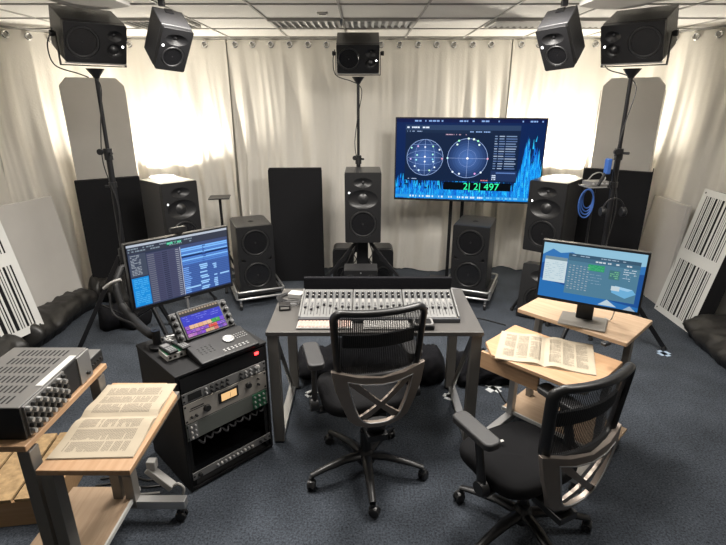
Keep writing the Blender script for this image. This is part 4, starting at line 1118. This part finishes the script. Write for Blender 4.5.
# tilted screen block
Tm=T3(-.012,.215,.050)@Matrix.Rotation(R(-40),4,'X')
b=mb(); b.box((0,.012,.085),(.33,.024,.17),0,Tm); b.build('screen_housing','plastic',t,.008)
for sx in(-1,1):
    each('side_knob',mb().lathe([(0,0),(.013,0),(.011,.020),(0,.022)],16),'rubber',t,[Tm@T3(sx*.143,-.001,.025+.038*k)@YF for k in range(4)])
ts=Screen(.225,.150,.85); rnd=random.Random(11)
ts.rect(0,0,1,1,(.02,.02,.04),0); ts.rect(0,.90,1,1,(.10,.08,.06),1)
for i in range(14): ts.rect(.01+i*.07,.915,.055+i*.07,.98,(.45,.36,.28),2)
ts.rect(0,.42,1,.80,(.03,.05,.62),1); ts.dashes(.04,.55,.97,.79,(.25,.3,.85),2,rnd,3,.25,.5,12)
ts.rect(.0,.62,1,.625,(.2,.2,.7),2)
cols=[(.30,.08,.55),(.85,.55,.35),(.85,.55,.35),(.85,.50,.30),(.85,.55,.4),(.85,.6,.4),(.07,.45,.12),(.07,.45,.12),(.25,.12,.7)]
for i,c in enumerate(cols): ts.rect(.01+i*.11,.29,.115+i*.11,.43,c,2)
for i in range(9): ts.rect(.01+i*.11,.15,.115+i*.11,.27,[(.35,.1,.6),(.3,.08,.6),(.5,.2,.6),(.35,.1,.6),(.3,.1,.6),(.75,.1,.08),(.75,.12,.08),(.3,.1,.7),(.2,.1,.6)][i],2)
for i in range(9): ts.rect(.01+i*.11,.02,.115+i*.11,.13,[(.6,.25,.6),(.5,.2,.6),(.3,.1,.5),(.3,.1,.7),(.7,.5,.3),(.7,.5,.3),(.7,.2,.2),(.15,.1,.5),(.3,.1,.6)][i],2)
ts.dashes(.02,.02,.98,.42,(.75,.65,.75),3,rnd,6,.14,.45,18)
b=mb(); b.box((0,-.004,.085),(.245,.008,.166),0,Tm); b.build('tablet_frame','plastic',t,.003)
o=ts.b.build('touch_screen',ts.mats,t,smooth=0,fix=False); o.matrix_local=Tm@T3(0,-.0095,.085)

# left computer monitor
ml,mr=Vector((-1.27,2.50)),Vector((-.83,2.92)); mid=(ml+mr)/2; myaw=math.degrees(math.atan2(mr.y-ml.y,mr.x-ml.x)); mw,mh=.61,.392
t=thing('computer_monitor','wide black monitor showing a blue audio timeline above the rack cabinet','monitor',(mid.x,mid.y,.822),myaw)
mb().box((0,.024,mh/2),(mw,.036,mh)).build('casing','plastic',t,.004)
mb().ring2d([(-mw/2,0),(mw/2,0),(mw/2,mh),(-mw/2,mh)],[(-mw/2+.001,.020),(mw/2-.008,.020),(mw/2-.008,mh-.008),(-mw/2+.001,mh-.008)],0,.006).build('bezel','plastic',t)
s=Screen(mw-.018,mh-.030,1.0); rnd=random.Random(3)
s.rect(0,0,1,1,(.06,.075,.13),0); s.rect(0,.965,1,1,(.55,.6,.68),1); s.rect(0,.86,1,.965,(.075,.085,.12),1)
s.dashes(.01,.875,.62,.955,(.30,.36,.42),2,rnd,2,.5,.6,26); s.rect(.36,.89,.52,.95,(.03,.12,.10),2); s.dashes(.37,.895,.51,.945,(.2,.75,.5),3,rnd,1,.6,.7,8)
s.rect(.005,.50,.16,.85,(.10,.12,.17),1); s.dashes(.02,.52,.11,.84,(.42,.46,.52),2,rnd,14,.45,.8,3)
s.rect(.005,.02,.16,.48,(.03,.33,.72),1); s.dashes(.02,.04,.15,.46,(.12,.48,.85),2,rnd,14,.5,.8,3)
s.rect(.165,.02,.485,.83,(.11,.12,.20),1)
for r in range(24):
    v=.03+.033*r
    s.rect(.17,v,.235,v+.018,(.20,.21,.27),2); s.rect(.24,v,.30,v+.016,(.09,.09,.16),2); s.rect(.31,v,.36,v+.016,(.06,.065,.12),2); s.rect(.37,v,.43,v+.014,(.10,.10,.17),2); s.rect(.44,v+.003,.475,v+.016,(.38,.40,.46),2)
s.rect(.485,.02,.492,.83,(.5,.55,.65),3)
s.rect(.492,.02,.995,.80,(.05,.10,.30),1); s.rect(.492,.80,.995,.85,(.10,.13,.25),1)
for r in range(24):
    v=.03+.032*r; c=(.14,.30,.68) if 14<r<24 else (.10,.19,.46)
    if r in(22,23,20,17): c=(.28,.55,.95)
    if r in(19,): c=(.03,.07,.2)
    s.rect(.495,v,.99,v+.027,c,2)
    if r<14:
        s.rect(.495,v+.004,.54+.04*rnd.random(),v+.022,(.25,.45,.85),3)
        if rnd.random()<.8: s.rect(.66+.02*rnd.random(),v+.002,.74+.02*rnd.random(),v+.025,(.40,.66,.98),3)
        if rnd.random()<.7: s.rect(.80+.02*rnd.random(),v+.002,.85,v+.025,(.38,.62,.95),3)
s.rect(.50,.10,.66,.125,(.4,.65,.95),4); s.rect(.88,.22,.985,.245,(.4,.65,.95),4)
for k in range(10): s.rect(.70+.02*rnd.random(),.5+.03*k,.72+.03*rnd.random(),.515+.03*k,(.08,.16,.42),4)
s.build('screen',t,(0,-.0005,mh/2+.006))
mb().box((0,.05,mh/2),(.11,.014,.11)).build('mount_plate','blackmetal',t,.002)
mb().box((0,-.002,.009),(.03,.002,.005)).build('badge','alu',t)
# webcam on top
t2=thing('webcam','small black webcam perched on top of the left monitor','webcam',(mid.x-.005,mid.y+.01,.822+mh+.001),myaw)
b=mb(); b.plate(rrect(.095,.030,.012,5,0,.028),[],-.012,.015); b.build('camera_body','plastic',t2,.004)
mb().box((0,.006,.008),(.04,.03,.014)).build('clip','plastic',t2,.002)
mb().lathe([(0,0),(.009,0),(.008,.003),(0,.003)],14,T=T3(0,-.012,.028)@YF).build('lens','slot',t2)
# monitor arm
am=thing('monitor_arm','thick black jointed arm rising from the rack top to the left monitor','monitor arm',(-1.085,2.315,.706),0)
mb().lathe([(0,0.0),(.045,0.0),(.045,.012),(.024,.02),(0,.02)],18).build('clamp_base','blackmetal',am)
mb().tube([(0,0,.015),(0,0,.10)],.022,12).build('post','blackmetal',am)
mb().tube(spline([(0,0,.08),(-0.048, 0.025, 0.07),(-0.168, 0.145, 0.078),(-0.272, 0.225, 0.14)],8),.024,12).build('lower_arm','rackblack',am)
mb().tube(spline([(-0.272, 0.225, 0.14),(-0.318, 0.285, 0.237),(-0.324, 0.385, 0.311)],8),.020,12).build('elbow','rackblack',am)
mb().tube(spline([(-0.324, 0.385, 0.311),(-.12,.50,.33),(0.0,.50,.315)],8),.018,12).build('upper_arm','plastic',am)
b=mb(); b.tube(spline([(.02,.03,.03),(-.04,.0,.06),(-0.168, 0.115, 0.078),(-0.307, 0.19, 0.105),(-0.348, 0.255, 0.207)],8),.007,8); b.build('cable','rackblack',am)
b=mb(); b.tube(spline([(-0.268, 0.255, 0.287),(-0.318, 0.24499999999999997, 0.272),(-0.368, 0.24499999999999997, 0.237)],8),.009,8); b.build('sleeve','whiteplastic',am)
# small items on rack top left
t=thing('interface_box','white and green interface box with two phones on it, front left of the rack top','interface box',(-.925,2.195,.706),44)
mb().box((0,.06,.016),(.125,.10,.030)).build('case','whiteplastic',t,.002); mb().box((0,.058,.0335),(.115,.085,.003)).build('green_lid','greenpcb',t)
b=mb()
for x in(-.045,-.02,.012,.045): b.box((x,.0085,.016),(.012 if x<.03 else .018,.002,.011),0)
b.build('sockets','slot',t)
for i,(x,lab) in enumerate(((-.03,'grey handset lying on the left of the small white interface box'),(.035,'dark handset lying on the right of the small white interface box'))):
    a=R(44); px=-.925+x*math.cos(a)-.06*math.sin(a); py=2.195+x*math.sin(a)+.06*math.cos(a)
    q=thing('phone_handset',lab,'handset',(px,py,.7418),44+6)
    mb().box((0,0,.008),(.048,.12,.014)).build('body',['plastic','plastic'][i],q,.004)
    b=mb()
    for r in range(4):
        for c in range(3): b.box((-.013+.013*c,-.045+.014*r,.0158),(.009,.008,.002))
    b.build('keys','knobgrey' ,q,smooth=0); mb().box((0,.03,.0156),(.034,.035,.001)).build('display','rackgrey',q)
o=thing('cable_coil','bunched white cables on the rack top behind the interface box','cables',(-.985,2.355,.706),0)
for k in range(4):
    b=mb(); b.tube(spline([(.05*math.cos(a+k)*(1+.2*k),.04*math.sin(a+k),.008+.008*k) for a in (0,1,2,3,4,5,6)],6),.005,6); b.build('cable','whiteplastic' if k%2==0 else 'knobgrey',o)

# right computer monitor -----------------------------------------------------
rl,rr=Vector((.953,2.50)),Vector((1.385,2.255)); mid=(rl+rr)/2; myaw=math.degrees(math.atan2(rr.y-rl.y,rr.x-rl.x)); mw,mh=.505,.325
t=thing('computer_monitor','black monitor with blue mountain desktop on the right cart','monitor',(mid.x,mid.y,.801),myaw)
zb=.115
def mtilt(o): o.matrix_local=T3(0,0,zb)@Matrix.Rotation(R(-3),4,'X')@o.matrix_local; return o
mtilt(mb().box((0,.022,mh/2),(mw,.036,mh)).build('casing','plastic',t,.004))
mtilt(mb().ring2d([(-mw/2,0),(mw/2,0),(mw/2,mh),(-mw/2,mh)],[(-mw/2+.011,.017),(mw/2-.011,.017),(mw/2-.011,mh-.011),(-mw/2+.011,mh-.011)],-.002,.006).build('bezel','plastic',t,.001))
s=Screen(mw-.022,mh-.028,1.0); rnd=random.Random(9)
s.rect(0,0,1,1,(.10,.30,.62),0); s.rect(0,.72,1,1,(.35,.58,.72),1)
s.poly([(0,.78),(.10,.90),(.18,.84),(.30,.88),(.42,.80),(.6,.84),(.8,.74),(1,.80),(1,.4),(0,.4)],(.07,.24,.52),1.5)
s.poly([(0,.62),(.15,.76),(.3,.66),(.5,.72),(.7,.6),(1,.66),(1,.0),(0,.0)],(.035,.13,.36),2)
s.poly([(0,.34),(.2,.28),(.5,.18),(.8,.10),(1,.07),(1,0),(0,0)],(.05,.22,.50),2.2)
s.poly([(.62,.02),(.70,.13),(.80,.02)],(.55,.65,.72),2.5); s.poly([(.86,.0),(.92,.08),(.98,.0)],(.4,.5,.6),2.5)
s.rect(.03,.30,.26,.70,(.62,.72,.76),3); s.rect(.03,.70,.26,.76,(.25,.35,.40),3)
s.dashes(.045,.34,.24,.68,(.35,.5,.6),4,rnd,10,.2,.6,5)
s.rect(.265,.13,.955,.80,(.13,.27,.37),3); s.rect(.265,.80,.955,.86,(.08,.15,.22),3); s.rect(.265,.73,.955,.80,(.10,.21,.30),3.5)
s.dashes(.28,.81,.9,.85,(.4,.5,.6),4,rnd,1,.4,.4,14)
for r in range(11):
    for c in range(6): s.rect(.285+.036*c,.22+.042*r,.305+.036*c,.235+.042*r,(.45,.50,.55) if (r+c)%2 else (.28,.36,.46),4)
s.rect(.47,.60,.63,.71,(.06,.38,.20),4); s.dashes(.475,.61,.625,.70,(.15,.55,.3),5,rnd,5,.4,.8,6)
s.rect(.68,.50,.78,.66,(.10,.24,.26),4); s.dashes(.69,.51,.77,.65,(.25,.55,.35),5,rnd,4,.5,.6,4)
s.dashes(.48,.74,.92,.79,(.65,.7,.75),5,rnd,1,.5,.5,12); s.dashes(.81,.60,.93,.72,(.6,.68,.75),5,rnd,3,.35,.7,4); s.dashes(.81,.50,.88,.60,(.5,.6,.7),5,rnd,3,.35,.7,3); s.dashes(.48,.35,.62,.56,(.3,.42,.52),5,rnd,4,.2,.6,6)
s.poly([(.76,.40),(.92,.37),(.955,.30),(.86,.20),(.73,.27),(.72,.36)],(.22,.48,.70),5); s.poly([(.72,.36),(.76,.40),(.92,.37),(.88,.33)],(.40,.62,.80),5.5); s.rect(.72,.31,.80,.39,(.60,.68,.72),6)
so=s.build('screen',t,(0,0,0)); so.matrix_local=T3(0,0,zb)@Matrix.Rotation(R(-3),4,'X')@T3(0,-.0035,mh/2+.003)
b=mb(); b.box((0,.085,.085),(.085,.022,.155)); b.build('neck','plastic',t,.004)
mb().box((0,.055,.145),(.08,.05,.06)).build('hinge','plastic',t,.004)
mb().box((0,.05,.006),(.235,.18,.010)).build('stand_base','steelgrey',t,.004)
for x in(-.03,.13):
    b=mb(); b.tube(spline([(x,.09,.16),(x+.01,.11,.08),(x,.13,.012),(x-.03,.15,.008)],6),.003,6); b.build('cable','whiteplastic',t)
t=thing('remote_puck','small black rounded remote lying at the front edge of the right cart shelf','remote',(1.193,2.155,.801),-60)
mb().box((0,0,.010),(.03,.045,.018)).build('body','plastic',t,.006); mb().box((0,.0,.0195),(.012,.02,.001)).build('button','armpad',t)

# plate stand left, behind monitor
pole_stand('empty black stand with a small square plate right of the left tall loudspeaker',-1.48,5.03,1.0,10,.21,.19,hub=.4,r=.014)
# gear stand right with headphones
t=pole_stand('thin black gear stand with a small tray beside the right tripod pole',1.90,4.02,1.275,10,0,.26,hub=.38,r=.010,name='gear_stand')
mb().box((0,0,1.275),(.20,.14,.010)).build('tray','alu',t,.002)
g=thing('small_mixer','small dark audio box on the tray of the gear stand','audio box',(1.90,4.02,1.2815),10)
mb().box((0,0,.02),(.17,.11,.036)).build('body','rackgrey',g,.004)
b=mb()
for k in range(4): b.lathe([(0,0),(.008,0),(.007,.014),(0,.014)],10,T=T3(-.06+.04*k,-.056,.022)@YF)
b.build('knobs','knobgrey',g)
b=mb(); b.tube(spline([(-.06,.02,.04),(-.03,.0,.09),(.04,.01,.10),(.08,.0,.06),(.06,-.02,.04)],8),.005,6); b.build('cable','alu',g)
g=thing('cable_hank','blue cable hank hanging beside the thin gear stand','cable',(1.80,3.93,1.03),0)
for k in range(4):
    rx,rz=.060-.006*k,.115-.012*k
    b=mb(); b.tube([(rx*math.cos(2*PI*i/24)+.008*k,.010*k-.015,.12+rz*math.sin(2*PI*i/24)+.012*k) for i in range(24)],.0055,6,closed=True); b.build('cable_loop','blue',g)
g=thing('headphones','black and silver headphones hanging on the right tripod pole','headphones',(1.835,3.545,1.09),0)
b=mb(); b.tube([(.075*math.cos(PI*i/14),0,.09+.085*math.sin(PI*i/14)) for i in range(15)],[(.010,.005)]*15,8); b.build('headband','blackmetal',g)
for sx in(-1,1):
    b=mb(); b.lathe([(0,-.016),(.032,-.016),(.036,-.006),(.036,.010),(.028,.018),(0,.018)],18,T=T3(sx*.075,0,.075)@Matrix.Rotation(R(90),4,'Y')); b.build('ear_cup','plastic',g)
g=thing('clamp_light','blue plastic clamp gripping the right tripod pole','clamp',(1.775,3.575,1.50),0)
mb().box((-.015,0,-.01),(.035,.05,.11)).build('body','blue',g,.008); mb().bar((-.02,0,-.05),(-.07,-.01,-.15),.018,.018).build('lever','blackmetal',g,.003)

# cables on the carpet at the back
for i,(pts,lab) in enumerate((([(1.3,4.05,.006),(1.05,4.2,.006),(.9,4.0,.006),(.75,4.3,.006),(.6,4.9,.006)],'black cable on the carpet right of the right dolly'),([(-.78,4.3,.006),(-.6,4.15,.006),(-.5,4.4,.006),(-.3,4.75,.006),(-.35,5.0,.006)],'black cable on the carpet between left dolly and middle stand'),([(.95,3.0,.006),(1.0,2.8,.006),(1.25,2.9,.006),(1.5,3.1,.006),(1.75,3.4,.006)],'black cable on the carpet running under the right cart'))):
    o=mb().tube(spline(pts,8),.006,6).build('floor_cable','rubber'); tag(o,lab,'cable')

# ------------------------------------------------------------------ camera, world
cam=bpy.data.cameras.new('camera'); co=bpy.data.objects.new('camera',cam); C.objects.link(co)
cam.sensor_fit='HORIZONTAL'; cam.sensor_width=36; cam.lens=36*490/726; cam.clip_start=.05
co.location=(0,0,1.94); co.rotation_euler=(R(90-19.4),0,0)
bpy.context.scene.camera=co
wd=bpy.data.worlds.new('world'); bpy.context.scene.world=wd; wd.use_nodes=True
wd.node_tree.nodes['Background'].inputs[0].default_value=(.5,.5,.5,1); wd.node_tree.nodes['Background'].inputs[1].default_value=.05
vs=bpy.context.scene.view_settings; vs.view_transform='Standard'; vs.look='None'; vs.gamma=1; vs.exposure=0.72; vs.use_curve_mapping=False
